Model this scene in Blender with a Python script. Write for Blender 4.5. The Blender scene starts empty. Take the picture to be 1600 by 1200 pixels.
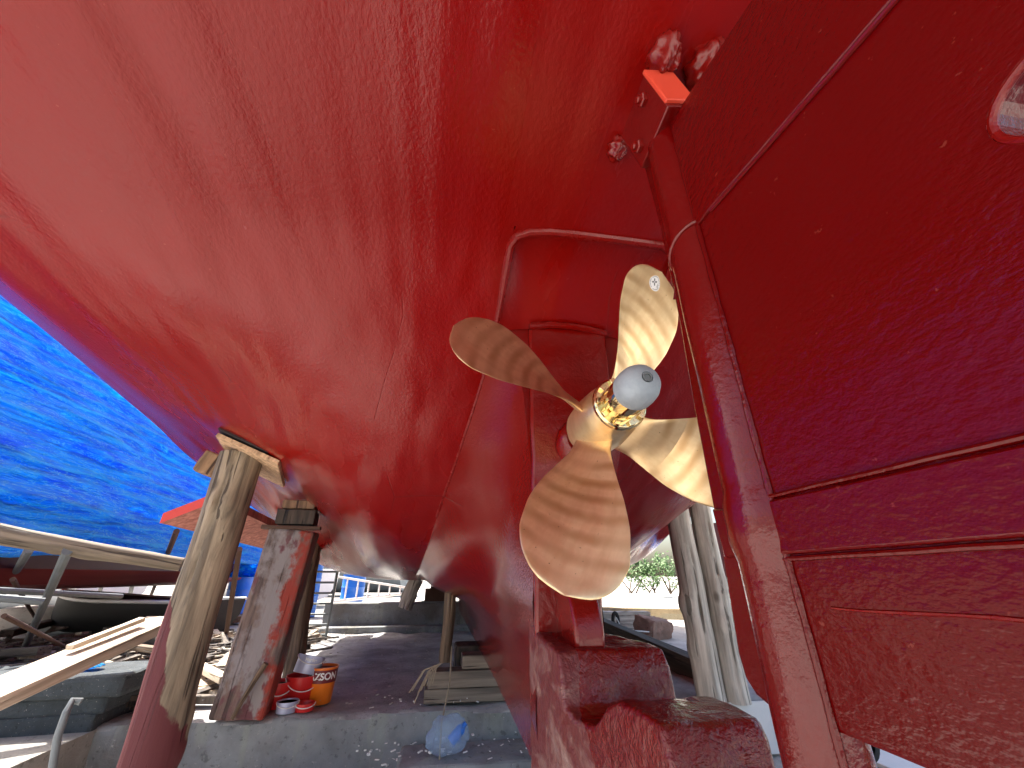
import bpy, bmesh, math, random
import numpy as np
from mathutils import Vector, Matrix, noise as mnoise
R_ = math.radians
sc = bpy.context.scene
COL = sc.collection
# ------------------------------------------------------------------ camera
CH = 1.30                       # eye height above the pit floor
PITCH, YAW = R_(25.5), R_(9.0)
FPX = 629.0                     # focal length in pixels of a 1600 px wide picture
cam = bpy.data.objects.new('camera', bpy.data.cameras.new('camera'))
COL.objects.link(cam)
cam.location = (0, 0, CH)
cam.rotation_euler = (R_(90) + PITCH, 0, -YAW)
cam.data.sensor_width = 36
cam.data.lens = 36 * FPX / 1600
cam.data.clip_start = 0.02
cam.data.clip_end = 3000
sc.camera = cam
# ------------------------------------------------------------------ sky and sun
SUN_EL, SUN_DIR = R_(54), Vector((-0.86, 0.50, 0)).normalized()
w = bpy.data.worlds.new('World'); sc.world = w; w.use_nodes = True
nt = w.node_tree
bg = nt.nodes['Background']
sky = nt.nodes.new('ShaderNodeTexSky'); sky.sky_type = 'NISHITA'; sky.sun_disc = False
sky.sun_elevation = SUN_EL
sky.sun_rotation = math.atan2(SUN_DIR.x, SUN_DIR.y)
sky.air_density = 1.2; sky.dust_density = 5.0
nt.links.new(sky.outputs[0], bg.inputs[0]); bg.inputs[1].default_value = 0.15
sun = bpy.data.objects.new('sun', bpy.data.lights.new('sun', 'SUN')); COL.objects.link(sun)
sun.data.energy = 5.0; sun.data.angle = R_(0.5); sun.data.color = (1, .95, .87)
sd = Vector((SUN_DIR.x*math.cos(SUN_EL), SUN_DIR.y*math.cos(SUN_EL), math.sin(SUN_EL)))
sun.rotation_euler = sd.to_track_quat('Z', 'Y').to_euler()
sc.view_settings.view_transform = 'Standard'; sc.view_settings.look = 'None'
sc.view_settings.exposure = 1.6; sc.view_settings.gamma = 1
sc.render.engine = 'CYCLES'
sc.cycles.max_bounces = 10; sc.cycles.diffuse_bounces = 6; sc.cycles.glossy_bounces = 5
sc.cycles.transparent_max_bounces = 12

# ------------------------------------------------------------------ helpers
def ray(px, py):
    r = (px - 800) / FPX; u = (600 - py) / FPX
    fh = math.cos(PITCH) - u*math.sin(PITCH); z = math.sin(PITCH) + u*math.cos(PITCH)
    x = r*math.cos(YAW) + fh*math.sin(YAW); y = -r*math.sin(YAW) + fh*math.cos(YAW)
    return Vector((x, y, z))
def at(px, py, X=None, Y=None, Z=None, H=None):
    d = ray(px, py)
    if X is not None: t = X/d.x
    elif Y is not None: t = Y/d.y
    elif Z is not None: t = (Z-CH)/d.z
    else: t = H/math.hypot(d.x, d.y)
    return Vector((0, 0, CH)) + d*t

def tag(o, label=None, cat=None, group=None, kind=None):
    if label: o['label'] = label
    if cat: o['category'] = cat
    if group: o['group'] = group
    if kind: o['kind'] = kind
    return o
def empty(name, loc, label, cat, group=None, rot=(0, 0, 0)):
    o = bpy.data.objects.new(name, None); COL.objects.link(o); o.location = loc; o.rotation_euler = rot
    o.empty_display_size = .1
    return tag(o, label, cat, group)

class MB:
    def __init__(s): s.v = []; s.f = []
    def add(s, vs, fs):
        n = len(s.v); s.v += [tuple(v) for v in vs]; s.f += [tuple(i+n for i in f) for f in fs]; return s
    def box(s, c, d, rot=None, taper=1.0):
        vs = []
        for k in range(8):
            x = (-.5, .5)[k & 1]*d[0]; y = (-.5, .5)[(k >> 1) & 1]*d[1]; z = (-.5, .5)[(k >> 2) & 1]*d[2]
            if k & 4: x *= taper; y *= taper
            v = Vector((x, y, z))
            if rot is not None: v = rot @ v
            vs.append(v + Vector(c))
        return s.add(vs, [(0, 2, 3, 1), (4, 5, 7, 6), (0, 1, 5, 4), (2, 6, 7, 3), (0, 4, 6, 2), (1, 3, 7, 5)])
    def tube(s, pts, rad, n=10, cap=True, squash=1.0):
        pts = [Vector(p) for p in pts]
        if not hasattr(rad, '__len__'): rad = [rad]*len(pts)
        vs = []; fs = []; a = None
        for i, p in enumerate(pts):
            t = (pts[min(i+1, len(pts)-1)] - pts[max(i-1, 0)]).normalized()
            if a is None:
                a = Vector((0, 0, 1)) if abs(t.z) < .9 else Vector((1, 0, 0))
            a = (a - t*a.dot(t)).normalized(); b = t.cross(a)
            for k in range(n):
                q = 2*math.pi*k/n
                vs.append(p + (a*math.cos(q) + b*math.sin(q)*squash)*rad[i])
        for i in range(len(pts)-1):
            for k in range(n):
                fs.append((i*n+k, i*n+(k+1) % n, (i+1)*n+(k+1) % n, (i+1)*n+k))
        if cap:
            fs.append(tuple(range(n))[::-1]); fs.append(tuple((len(pts)-1)*n+k for k in range(n)))
        return s.add(vs, fs)
    def lathe(s, prof, n=32, axis='Z', c=(0, 0, 0), hexa=False):
        vs = []; fs = []
        for (r, h) in prof:
            for k in range(n):
                q = 2*math.pi*k/n
                x, y = r*math.cos(q), r*math.sin(q)
                v = (x, y, h) if axis == 'Z' else ((x, h, y) if axis == 'Y' else (h, x, y))
                vs.append(Vector(v)+Vector(c))
        m = len(prof)
        for i in range(m-1):
            for k in range(n):
                fs.append((i*n+k, i*n+(k+1) % n, (i+1)*n+(k+1) % n, (i+1)*n+k))
        fs.append(tuple(range(n))[::-1]); fs.append(tuple((m-1)*n+k for k in range(n)))
        return s.add(vs, fs)
    def prism(s, poly, a, b, axis='X'):          # poly in the plane across the axis
        n = len(poly); vs = []
        for h in (a, b):
            for (p, q) in poly:
                vs.append((h, p, q) if axis == 'X' else ((p, h, q) if axis == 'Y' else (p, q, h)))
        fs = [tuple(range(n)), tuple(range(2*n-1, n-1, -1))]
        for i in range(n): fs.append((i, i+n, (i+1) % n+n, (i+1) % n))
        return s.add(vs, fs)
    def build(s, name, mat, parent=None, smooth=True, bevel=0, loc=None, rot=None, angle=35, sub=0, disp=0, dscale=.1, segs=2, fix=True):
        me = bpy.data.meshes.new(name); me.from_pydata(s.v, [], s.f); me.update()
        if fix:
            bm = bmesh.new(); bm.from_mesh(me); bmesh.ops.recalc_face_normals(bm, faces=bm.faces); bm.to_mesh(me); bm.free()
        o = bpy.data.objects.new(name, me); COL.objects.link(o)
        if mat: me.materials.append(mat)
        if smooth:
            me.shade_smooth()
            me.set_sharp_from_angle(angle=R_(angle))
        if bevel:
            m = o.modifiers.new('b', 'BEVEL'); m.width = bevel; m.segments = segs; m.limit_method = 'ANGLE'; m.angle_limit = R_(30); m.harden_normals = False
        if sub:
            m = o.modifiers.new('s', 'SUBSURF'); m.subdivision_type = 'SIMPLE'; m.levels = m.render_levels = sub
        if disp:
            t = bpy.data.textures.new('clouds', 'CLOUDS'); t.noise_scale = dscale; t.noise_depth = 3
            m = o.modifiers.new('d', 'DISPLACE'); m.texture = t; m.strength = disp; m.mid_level = .5; m.texture_coords = 'LOCAL'
        if parent is not None: o.parent = parent
        if loc is not None: o.location = loc
        if rot is not None: o.rotation_euler = rot
        return o

def copy_tree(o, parent=None):
    c = o.copy(); COL.objects.link(c); c.parent = parent
    for ch in o.children: copy_tree(ch, c)
    return c
def setpose(o, loc, rot=None, mat=None):
    if mat is not None: o.matrix_world = mat; return o
    o.location = loc
    if rot is not None: o.rotation_euler = rot
    return o
def align(p0, p1, roll=0.0):      # matrix: origin p0, local Z towards p1
    d = (Vector(p1)-Vector(p0))
    z = d.normalized(); x = Vector((math.cos(YAW), -math.sin(YAW), 0)); x = (x-z*x.dot(z)).normalized(); y = z.cross(x)
    return Matrix.Translation(Vector(p0)) @ Matrix((x, y, z)).transposed().to_4x4() @ Matrix.Rotation(roll, 4, 'Z')

# ------------------------------------------------------------------ materials
class NT:
    def __init__(s, name):
        s.m = bpy.data.materials.new(name); s.m.use_nodes = True; s.t = s.m.node_tree
        s.b = s.t.nodes['Principled BSDF']
        s.tc = s.t.nodes.new('ShaderNodeTexCoord'); s.sock = 'Object'
    def n(s, typ, **kw):
        n = s.t.nodes.new(typ)
        for k, v in kw.items():
            if k[0] == '_': setattr(n, k[1:], v)
            else: s.set(n.inputs[k.replace('__', ' ')], v)
        return n
    def set(s, inp, v):
        if isinstance(v, bpy.types.NodeSocket): s.t.links.new(v, inp)
        elif isinstance(v, bpy.types.Node): s.t.links.new(v.outputs[0], inp)
        else:
            if hasattr(inp.default_value, '__len__') and not hasattr(v, '__len__'): v = [v]*3
            if hasattr(inp.default_value, '__len__') and len(inp.default_value) == 4 and len(v) == 3: v = list(v)+[1]
            inp.default_value = v
    def co(s, scale=(1, 1, 1), rot=(0, 0, 0), loc=(0, 0, 0)):
        mp = s.t.nodes.new('ShaderNodeMapping'); mp.inputs['Scale'].default_value = scale
        mp.inputs['Rotation'].default_value = rot; mp.inputs['Location'].default_value = loc
        s.t.links.new(s.tc.outputs[s.sock], mp.inputs[0]); return mp.outputs[0]
    def noise(s, scale=5, detail=6, rough=.6, st=(1, 1, 1), loc=(0, 0, 0), dist=0, rot=(0, 0, 0)):
        n = s.t.nodes.new('ShaderNodeTexNoise'); s.set(n.inputs['Vector'], s.co(st, rot, loc))
        n.inputs['Scale'].default_value = scale; n.inputs['Detail'].default_value = detail
        n.inputs['Roughness'].default_value = rough; n.inputs['Distortion'].default_value = dist
        return n.outputs[0]
    def ramp(s, fac, stops, interp='LINEAR'):
        r = s.t.nodes.new('ShaderNodeValToRGB'); s.set(r.inputs[0], fac); cr = r.color_ramp; cr.interpolation = interp
        while len(cr.elements) < len(stops): cr.elements.new(.5)
        for e, (p, c) in zip(cr.elements, stops):
            e.position = p; c = c if hasattr(c, '__len__') else (c, c, c); e.color = (*c, 1)
        return r.outputs[0]
    def mix(s, fac, a, b, typ='MIX'):
        m = s.t.nodes.new('ShaderNodeMix'); m.data_type = 'RGBA'; m.blend_type = typ; m.clamp_factor = True
        s.set(m.inputs[0], fac); s.set(m.inputs[6], a); s.set(m.inputs[7], b); return m.outputs[2]
    def math(s, op, a, b=0.0, c=None):
        m = s.t.nodes.new('ShaderNodeMath'); m.operation = op; s.set(m.inputs[0], a); s.set(m.inputs[1], b)
        if c is not None: s.set(m.inputs[2], c)
        return m.outputs[0]
    def xyz(s):
        n = s.t.nodes.new('ShaderNodeSeparateXYZ'); s.t.links.new(s.tc.outputs[s.sock], n.inputs[0]); return n.outputs
    def bump(s, h, strength=.3, dist=.01, prev=None):
        b = s.t.nodes.new('ShaderNodeBump'); b.inputs['Strength'].default_value = strength; b.inputs['Distance'].default_value = dist
        s.set(b.inputs['Height'], h)
        if prev is not None: s.set(b.inputs['Normal'], prev)
        s.set(s.b.inputs['Normal'], b.outputs[0]); return b.outputs[0]
    def out(s, col=None, rough=None, **kw):
        if col is not None: s.set(s.b.inputs['Base Color'], col)
        if rough is not None: s.set(s.b.inputs['Roughness'], rough)
        for k, v in kw.items(): s.set(s.b.inputs[k.replace('_', ' ')], v)
        return s.m

def mat_hull(name, base=(.195, .0012, .0004), dull=(.16, .003, .0015), rough=.16, world=False, st=(1, .22, 1), chalk=.25, coarse=.5, lump=.002, coat=.0, cracks=.5, planks=.5):
    t = NT(name)
    big = t.noise(1.3, 5, .55, st)
    col = t.mix(t.math('MULTIPLY', t.ramp(big, [(.42, 0), (.7, 1)]), chalk), base, dull)
    sp = t.ramp(t.noise(60, 3, .6), [(.70, 0), (.74, 1)])
    col = t.mix(t.math('MULTIPLY', sp, .18), col, (.5, .12, .08))
    r = t.math('ADD', t.ramp(t.noise(2.2, 6, .6, st), [(.3, rough-.07), (.7, rough+.07)]), t.ramp(t.noise(1.5, 3, .5, (1.6, .12, 1.6), (8, 1, 2)), [(.44, 0), (.58, .16*planks/.5)]))
    b = t.bump(t.noise(1.1, 2, .5, (1, .35, 1)), .5, .02)
    b = t.bump(t.noise(7, 4, .6, (1, .3, 1), dist=.6), coarse, lump*1.7, b)
    b = t.bump(t.noise(1.5, 2, .5, (1.7, .10, 1.7), (5, 5, 5)), planks, .12, b)
    b = t.bump(t.noise(70, 3, .6, (1, .6, 1)), .75, .0026, b)
    # hairline cracks in the filler
    cr = t.n('ShaderNodeTexVoronoi', _feature='DISTANCE_TO_EDGE', Scale=1.6)
    t.set(cr.inputs['Vector'], t.mix(.12, t.co((1, .35, 1)), t.n('ShaderNodeTexNoise', Scale=5.0).outputs[1]))
    crk = t.math('MULTIPLY', t.ramp(cr.outputs[0], [(0, 1), (.006, 0)]), t.ramp(t.noise(1.7, 2, .5), [(.55, 0), (.60, 1)]))
    t.bump(t.math('MULTIPLY', crk, -1.0), cracks, .002, b)
    col = t.mix(t.math('MULTIPLY', crk, cracks), col, (.1, .012, .01))
    return t.out(col, r, Coat_Weight=coat, Coat_Roughness=.12, Specular_IOR_Level=.36)

def mat_wet(name, base=(.165, .002, .001), lump=.006, rough=.08):
    t = NT(name)
    col = t.mix(t.ramp(t.noise(6, 5), [(.4, 0), (.7, .5)]), base, (.13, .006, .005))
    b = t.bump(t.noise(9, 5, .6, dist=.8), .8, lump)
    b = t.bump(t.noise(45, 4, .65), .7, .0025, b)
    return t.out(col, t.ramp(t.noise(12, 3), [(.35, rough), (.7, rough+.12)]), Specular_IOR_Level=.42)

def mat_wood(name, c1, c2, c3=(.05, .035, .022), grain=1.0, paint=None, rough=.75, crack=.9):
    t = NT(name)
    g = t.noise(16*grain, 8, .65, (1, 1, .07), dist=.5)
    col = t.mix(t.ramp(g, [(.36, 0), (.60, 1)]), [x*1.2 for x in c1], [x*.72 for x in c2])
    pat = t.noise(2.6, 4, .6, (1, 1, .5), (3, 1, 2))
    col = t.mix(t.math('MULTIPLY', t.ramp(pat, [(.45, 0), (.72, 1)]), .55), col, [a*.45+b*.3 for a, b in zip(c1, c3)])
    f = t.noise(26*grain, 3, .5, (1, 1, .035), (1, 5, 2), dist=.3)
    crk = t.ramp(f, [(.36, 1), (.40, 0)])
    col = t.mix(t.math('MULTIPLY', crk, crack), col, c3)
    kn = t.n('ShaderNodeTexVoronoi', Scale=3.2, _feature='F1'); t.set(kn.inputs['Vector'], t.co((1, 1, .55), loc=(.4, .2, .7)))
    kk = t.ramp(kn.outputs[0], [(.05, 1), (.11, 0)]); col = t.mix(t.math('MULTIPLY', kk, .7), col, c3)
    if paint:
        mask, pc, pr = paint(t)
        col = t.mix(mask, col, pc)
    b = t.bump(g, .8, .010); b = t.bump(t.math('MULTIPLY', crk, -1), .9, .012, b)
    b = t.bump(t.noise(70, 3, .6, (1, 1, .3)), .3, .002, b)
    return t.out(col, rough)

def mat_conc(name, c=(.30, .32, .33), stain=(.14, .12, .10), sc_=1.0, rough=.9, runs=True):
    t = NT(name)
    a = t.noise(2.2*sc_, 8, .65)
    col = t.mix(t.ramp(a, [(.35, 0), (.68, 1)]), c, [x*.55 for x in c])
    col = t.mix(t.math('MULTIPLY', t.ramp(t.noise(1.1*sc_, 5, .6, loc=(4, 2, 1)), [(.5, 0), (.62, 1)]), .7), col, stain)
    if runs:
        st = t.ramp(t.noise(5, 4, .6, (1, 1, .12), (2, 7, 1)), [(.56, 0), (.62, 1)])
        col = t.mix(t.math('MULTIPLY', st, .35), col, (.33, .36, .30))
    sp = t.ramp(t.noise(38*sc_, 3, .6), [(.66, 0), (.70, 1)]); col = t.mix(t.math('MULTIPLY', sp, .5), col, (.5, .48, .44))
    dk = t.ramp(t.noise(20*sc_, 5, .7, loc=(9, 1, 3)), [(.34, 1), (.42, 0)]); col = t.mix(t.math('MULTIPLY', dk, .6), col, [x*.25 for x in c])
    b = t.bump(a, .7, .03); b = t.bump(t.noise(30*sc_, 6, .7), .8, .008, b)
    return t.out(col, rough)

def mat_plain(name, c, rough=.6, metal=0, var=.35, sc_=8, bump=.2, **kw):
    t = NT(name)
    col = t.mix(t.math('MULTIPLY', t.ramp(t.noise(sc_, 5), [(.35, 0), (.7, 1)]), var), c, [x*.4 for x in c])
    t.bump(t.noise(sc_*5, 4), bump, .003)
    return t.out(col, rough, Metallic=metal, **kw)

def mat_bronze(name, rake=True):
    t = NT(name); s = t.xyz()
    rad = t.math('SQRT', t.math('ADD', t.math('MULTIPLY', s[0], s[0]), t.math('MULTIPLY', s[2], s[2])))
    wob = t.math('MULTIPLY', t.math('SUBTRACT', t.noise(5, 3), .5), .05)
    ph = t.math('SINE', t.math('MULTIPLY', t.math('ADD', rad, wob), 2*math.pi/.062))
    band = t.ramp(t.math('MULTIPLY_ADD', ph, .5, .5), [(.2, 0), (1.0, 1)])
    fine = t.noise(30, 4, .6, (1, 1, .12), dist=.5)
    base = t.mix(t.ramp(fine, [(.3, 0), (.7, 1)]), (.93, .73, .44), (.82, .59, .33))
    smudge = t.ramp(t.noise(6, 6, .65, dist=1), [(.4, 0), (.75, 1)])
    base = t.mix(t.math('MULTIPLY', smudge, .5), base, (.60, .42, .22))
    inten = t.ramp(t.noise(4, 3, loc=(3, 3, 3)), [(.38, .25), (.62, .95)])
    col = t.mix(t.math('MULTIPLY', band, inten), base, (.58, .36, .17))
    pit = t.ramp(t.noise(110, 2, .5), [(.74, 0), (.76, 1)]); col = t.mix(pit, col, (.22, .12, .07))
    rg = t.ramp(t.noise(9, 5, .6, (1, 1, .4)), [(.3, .30), (.7, .46)])
    b = t.bump(t.noise(90, 2, .5, (1, 1, .15)), .12, .001); t.bump(ph, .05, .002, b)
    return t.out(col, rg, Metallic=.86)

M = {}
M['hull'] = mat_hull('red_bottom_paint')
M['hull_near'] = mat_hull('red_deadwood_paint', base=(.155, .002, .0015), dull=(.20, .045, .038), chalk=.4, st=(1.6, .9, .25), coarse=.35, lump=.002, rough=.11, planks=.1)
M['rudder'] = mat_hull('red_rudder_paint', base=(.105, .0006, .0006), dull=(.09, .002, .003), rough=.2, cracks=.0, planks=.12, chalk=.2, coarse=.3, lump=.0015, st=(1, 1, .6))
M['stock'] = mat_wet('red_wet_paint', base=(.12, .001, .001), lump=.0015, rough=.08)
M['wet'] = mat_wet('red_thick_paint')
def heelmat():
    t = NT('heel_paint'); s = t.xyz()
    col = t.mix(t.ramp(t.noise(6, 5), [(.4, 0), (.7, .5)]), (.14, .001, .001), (.10, .003, .003))
    lim = t.math('ADD', t.math('MULTIPLY', t.noise(4, 4, .6), .10), -.195)
    side = t.math('LESS_THAN', s[0], lim)
    old = t.mix(t.ramp(t.noise(4, 6, .65, (1, .8, 1.6), (2, 1, 1), dist=.8), [(.50, 0), (.66, 1)]), (.13, .013, .013), (.30, .18, .15))
    col = t.mix(side, col, old)
    b = t.bump(t.noise(11, 6, .65, dist=1.2), 1, .012); b = t.bump(t.noise(40, 3, .6), 1, .007, b)
    return t.out(col, t.math('MULTIPLY_ADD', side, .30, t.ramp(t.noise(12, 3), [(.35, .06), (.7, .16)])), Specular_IOR_Level=.6)
M['heel'] = heelmat()
M['trim'] = mat_wet('red_trim_paint', lump=.0025, rough=.22)
M['bright_red'] = mat_plain('orange_red_primer', (.62, .06, .03), .5, var=.15)
M['blackened'] = mat_plain('charred_edge', (.02, .014, .012), .9)
def tarp():
    t = NT('blue_tarpaulin')
    wv = t.noise(2.2, 5, .6, (1, .45, 1.6), dist=1.2)
    c = t.mix(t.ramp(wv, [(.35, 0), (.7, 1)]), (.001, .19, .95), (.008, .50, 1.0))
    cre = t.ramp(t.noise(7, 4, .6, (1, .35, 2), dist=1.6), [(.465, 0), (.5, 1), (.53, 0)])
    c = t.mix(t.math('MULTIPLY', cre, .85), c, (.16, .66, .92))  # wrinkle highlights put into the colour as pale crease streaks
    b = t.bump(wv, 1, .10); b = t.bump(t.noise(7, 5, .65, (1, .35, 2), dist=1.6), 1, .05, b)
    wa = t.n('ShaderNodeTexWave', _bands_direction='Z', Scale=1.5, Distortion=7.0, Detail=4.0, Detail__Scale=1.6); t.set(wa.inputs['Vector'], t.co((.5, .16, 1), (.05, 0, 0)))
    b = t.bump(wa.outputs['Fac'], 1, .045, b)
    c = t.mix(t.math('MULTIPLY', t.ramp(wa.outputs['Fac'], [(.80, 0), (1, 1)]), t.ramp(t.noise(3, 4, .6, (1, .4, 1)), [(.4, .1), (.62, .8)])), c, (.05, .55, .95))
    t.out(c, .45, Specular_IOR_Level=.12)
    tr = t.t.nodes.new('ShaderNodeBsdfTranslucent'); t.set(tr.inputs[0], c); t.set(tr.inputs[1], b)
    mx = t.t.nodes.new('ShaderNodeMixShader'); mx.inputs[0].default_value = .62
    t.t.links.new(t.b.outputs[0], mx.inputs[1]); t.t.links.new(tr.outputs[0], mx.inputs[2])
    t.t.links.new(mx.outputs[0], t.t.nodes['Material Output'].inputs[0]); return t.m
M['tarp'] = tarp()
M['log'] = mat_wood('weathered_log', (.27, .21, .145), (.17, .13, .09))
def plog(t):
    s = t.xyz()
    m = t.math('ADD', t.math('MULTIPLY', t.math('SUBTRACT', t.noise(3.5, 5, .6, (1, 1, .6)), .5), .55), t.math('SUBTRACT', 1.26, s[2]))
    m = t.math('ADD', m, t.math('MULTIPLY', s[0], -2.8))
    return t.ramp(m, [(.36, 0), (.38, 1)]), (.095, .014, .018), .6
M['log_painted'] = mat_wood('weathered_log_with_paint', (.30, .235, .16), (.17, .13, .09), paint=plog)
M['log_pale'] = mat_wood('pale_barked_log', (.66, .61, .53), (.50, .45, .38), (.10, .08, .06), crack=.75)
M['log_dark'] = mat_wood('brown_log', (.20, .13, .08), (.12, .08, .05))
M['board'] = mat_wood('pale_board', (.62, .52, .40), (.50, .40, .29), (.2, .14, .09), crack=.35)
M['ply'] = mat_wood('plywood_pad', (.58, .38, .22), (.48, .30, .17), (.2, .1, .05), crack=.15, grain=1.5)
M['wedge'] = mat_wood('cut_wedge', (.30, .18, .10), (.20, .12, .07), (.04, .02, .015))
M['darkwood'] = mat_wood('old_dark_wood', (.085, .06, .045), (.05, .038, .03), (.012, .01, .01))
M['crib'] = mat_wood('grey_brown_crib_wood', (.20, .165, .13), (.13, .105, .085), (.03, .02, .02))
def ptim(t):
    n1 = t.noise(3.2, 7, .65, (1, 1, .6), (1, 2, 3)); n2 = t.noise(2.4, 6, .65, (1, 1, .7), (7, 2, 5)); s = t.xyz()
    red = t.ramp(t.math('ADD', n2, t.math('MULTIPLY', s[0], 1.6)), [(.60, 0), (.66, 1)])
    mar = t.ramp(t.noise(2.8, 5, .6, (1, 1, .6), (3, 8, 1)), [(.53, 0), (.56, 1)])
    c = t.mix(mar, (.27, .235, .23), (.15, .05, .06)); c = t.mix(red, c, (.30, .035, .02))
    return t.ramp(n1, [(.44, 0), (.52, 1)]), c, .6
M['timber'] = mat_wood('flaking_painted_timber', (.22, .15, .12), (.12, .08, .07), (.04, .02, .02), paint=ptim, crack=.6)
M['conc'] = mat_conc('old_concrete')
M['conc_light'] = mat_conc('light_concrete', (.50, .48, .44), (.30, .26, .2))
M['slab'] = mat_conc('yard_slab', (.48, .48, .48), (.22, .21, .20), 1.3, runs=False)
M['ground'] = mat_conc('sandy_ground', (.68, .65, .60), (.48, .44, .38), .6, runs=False)
M['dirt'] = mat_conc('pit_dirt', (.62, .60, .56), (.38, .34, .30), 1.6, runs=False)
M['block'] = mat_conc('grey_block', (.065, .08, .09), (.035, .04, .045), 2.0, runs=False)
M['steel'] = mat_plain('painted_steel', (.17, .19, .20), .55, .3)
M['rusty'] = mat_plain('rusty_steel', (.12, .065, .045), .8, .2)
M['white'] = mat_plain('white_paint', (.80, .80, .78), .5, var=.1)
M['black'] = mat_plain('black_rubber', (.015, .015, .016), .7)
M['mauve_hull'] = mat_hull('faded_red_hull', (.22, .03, .03), (.30, .09, .08), rough=.55, chalk=.6)
M['dark_hull'] = mat_plain('dark_topside', (.07, .012, .014), .5)
M['pink'] = mat_wood('pink_primed_board', (.55, .22, .17), (.45, .15, .11), (.3, .08, .06), crack=.25)
M['bronze'] = mat_bronze('machined_bronze')
M['brass'] = mat_plain('polished_brass', (.78, .62, .34), .12, 1.0, var=.25, bump=.05)
M['zinc'] = mat_plain('zinc_anode', (.33, .38, .43), .6, .15, var=.35, sc_=22, bump=.35)
M['sticker'] = mat_plain('white_sticker', (.85, .85, .85), .4, var=.03)
M['ink'] = mat_plain('grey_ink', (.10, .10, .11), .5)
M['orange'] = mat_plain('orange_plastic', (.85, .20, .015), .35, var=.1)
M['maroon'] = mat_plain('maroon_print', (.16, .012, .018), .4, var=.1)
M['redpl'] = mat_plain('red_plastic', (.62, .02, .02), .35, var=.15)
M['tin'] = mat_plain('tin_label', (.50, .54, .72), .35, .3, var=.2)
M['blue'] = mat_plain('blue_plastic', (.01, .16, .65), .4, var=.15)
M['leaf'] = mat_plain('leaves', (.07, .14, .03), .6, var=.4)
M['rope'] = mat_plain('rope', (.30, .25, .18), .9)
t = NT('clear_blue_plastic'); t.bump(t.noise(14, 5, dist=1), .9, .02)
M['bag'] = t.out((.55, .74, 1.0), .12, Transmission_Weight=.6, IOR=1.15, Alpha=.55)

# ------------------------------------------------------------------ boat hull form   (z relative to the eye, s = distance from centreline)
XC = .55
#        Y     c(s,z)        b1          b2          b3          chine        lip          sheer
SEC = [(-1.4, (.35, 1.46), (.75, 1.46), (1.2, 1.47), (1.6, 1.50), (2.0, 1.56), (2.25, 1.66), (2.4, 2.5)),
       (-.4,  (.35, 1.38), (.80, 1.38), (1.3, 1.37), (1.8, 1.36), (2.25, 1.36), (2.55, 1.46), (2.7, 2.4)),
       (.5,   (.35, 1.32), (.85, 1.31), (1.35, 1.28), (1.85, 1.24), (2.33, 1.22), (2.50, 1.31), (2.66, 2.3)),
       (1.2,  (.35, 1.30), (.85, 1.27), (1.35, 1.23), (1.85, 1.18), (2.38, 1.14), (2.57, 1.225), (2.72, 2.25)),
       (1.69, (.37, 1.09), (.82, 1.07), (1.35, 1.07), (1.87, 1.07), (2.41, 1.09), (2.62, 1.175), (2.78, 2.2)),
       (2.3,  (.49, .67), (.92, .69), (1.42, .84), (1.9, .965), (2.44, 1.045), (2.68, 1.13), (2.84, 2.1)),
       (2.8,  (.59, .41), (1.0, .44), (1.5, .64), (1.98, .865), (2.46, 1.00), (2.74, 1.09), (3.02, 2.0)),
       (3.3,  (.66, .22), (1.05, .28), (1.5, .52), (1.98, .80), (2.48, .965), (2.80, 1.055), (3.04, 2.0)),
       (4.2,  (.76, .05), (1.12, .11), (1.5, .36), (1.95, .66), (2.56, .86), (2.93, .98), (3.08, 1.95)),
       (6.0,  (.88, -.04), (1.35, -.01), (1.95, .08), (2.42, .30), (2.68, .58), (2.95, .76), (3.1, 1.9)),
       (8.0,  (.85, -.07), (1.3, -.06), (1.8, -.01), (2.25, .15), (2.5, .42), (2.75, .7), (2.95, 1.95)),
       (11.,  (.5, -.02), (.9, .02), (1.35, .14), (1.75, .36), (2.0, .65), (2.2, .9), (2.45, 2.1)),
       (14.,  (.2, .0), (.35, .1), (.55, .3), (.8, .6), (1.0, .9), (1.1, 1.2), (1.3, 2.4)),
       (15.5, (.1, .2), (.12, .4), (.15, .7), (.18, 1.0), (.2, 1.3), (.24, 1.6), (.3, 2.7))]
YS = np.array([r[0] for r in SEC]); TAB = np.array([[p for p in r[1:]] for r in SEC])   # [n,7,2]
def hermite(xs, tab, x):
    i = int(np.clip(np.searchsorted(xs, x)-1, 0, len(xs)-2)); h = xs[i+1]-xs[i]; u = (x-xs[i])/h
    def sl(j):
        if j == 0: return (tab[1]-tab[0])/(xs[1]-xs[0])
        if j == len(xs)-1: return (tab[-1]-tab[-2])/(xs[-1]-xs[-2])
        a = (tab[j]-tab[j-1])/(xs[j]-xs[j-1]); b = (tab[j+1]-tab[j])/(xs[j+1]-xs[j])
        return np.where(a*b <= 0, 0, 2*a*b/np.where(np.abs(a+b) < 1e-9, 1, a+b))
    m0, m1 = sl(i)*h, sl(i+1)*h
    return (2*u**3-3*u**2+1)*tab[i]+(u**3-2*u**2+u)*m0+(-2*u**3+3*u**2)*tab[i+1]+(u**3-u**2)*m1
def bottom(Y, n=22):      # crease..chine polyline, smooth
    c = hermite(YS, TAB, Y); pts = c[:5]; xs = np.arange(5.)
    out = [hermite(xs, pts, u) for u in np.linspace(0, 4, n)]
    return np.array(out), c[5], c[6]
def hullz(X, Y):
    b, l, t_ = bottom(Y, 60); return CH + float(np.interp(abs(XC-X), b[:, 0], b[:, 1]))
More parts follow.
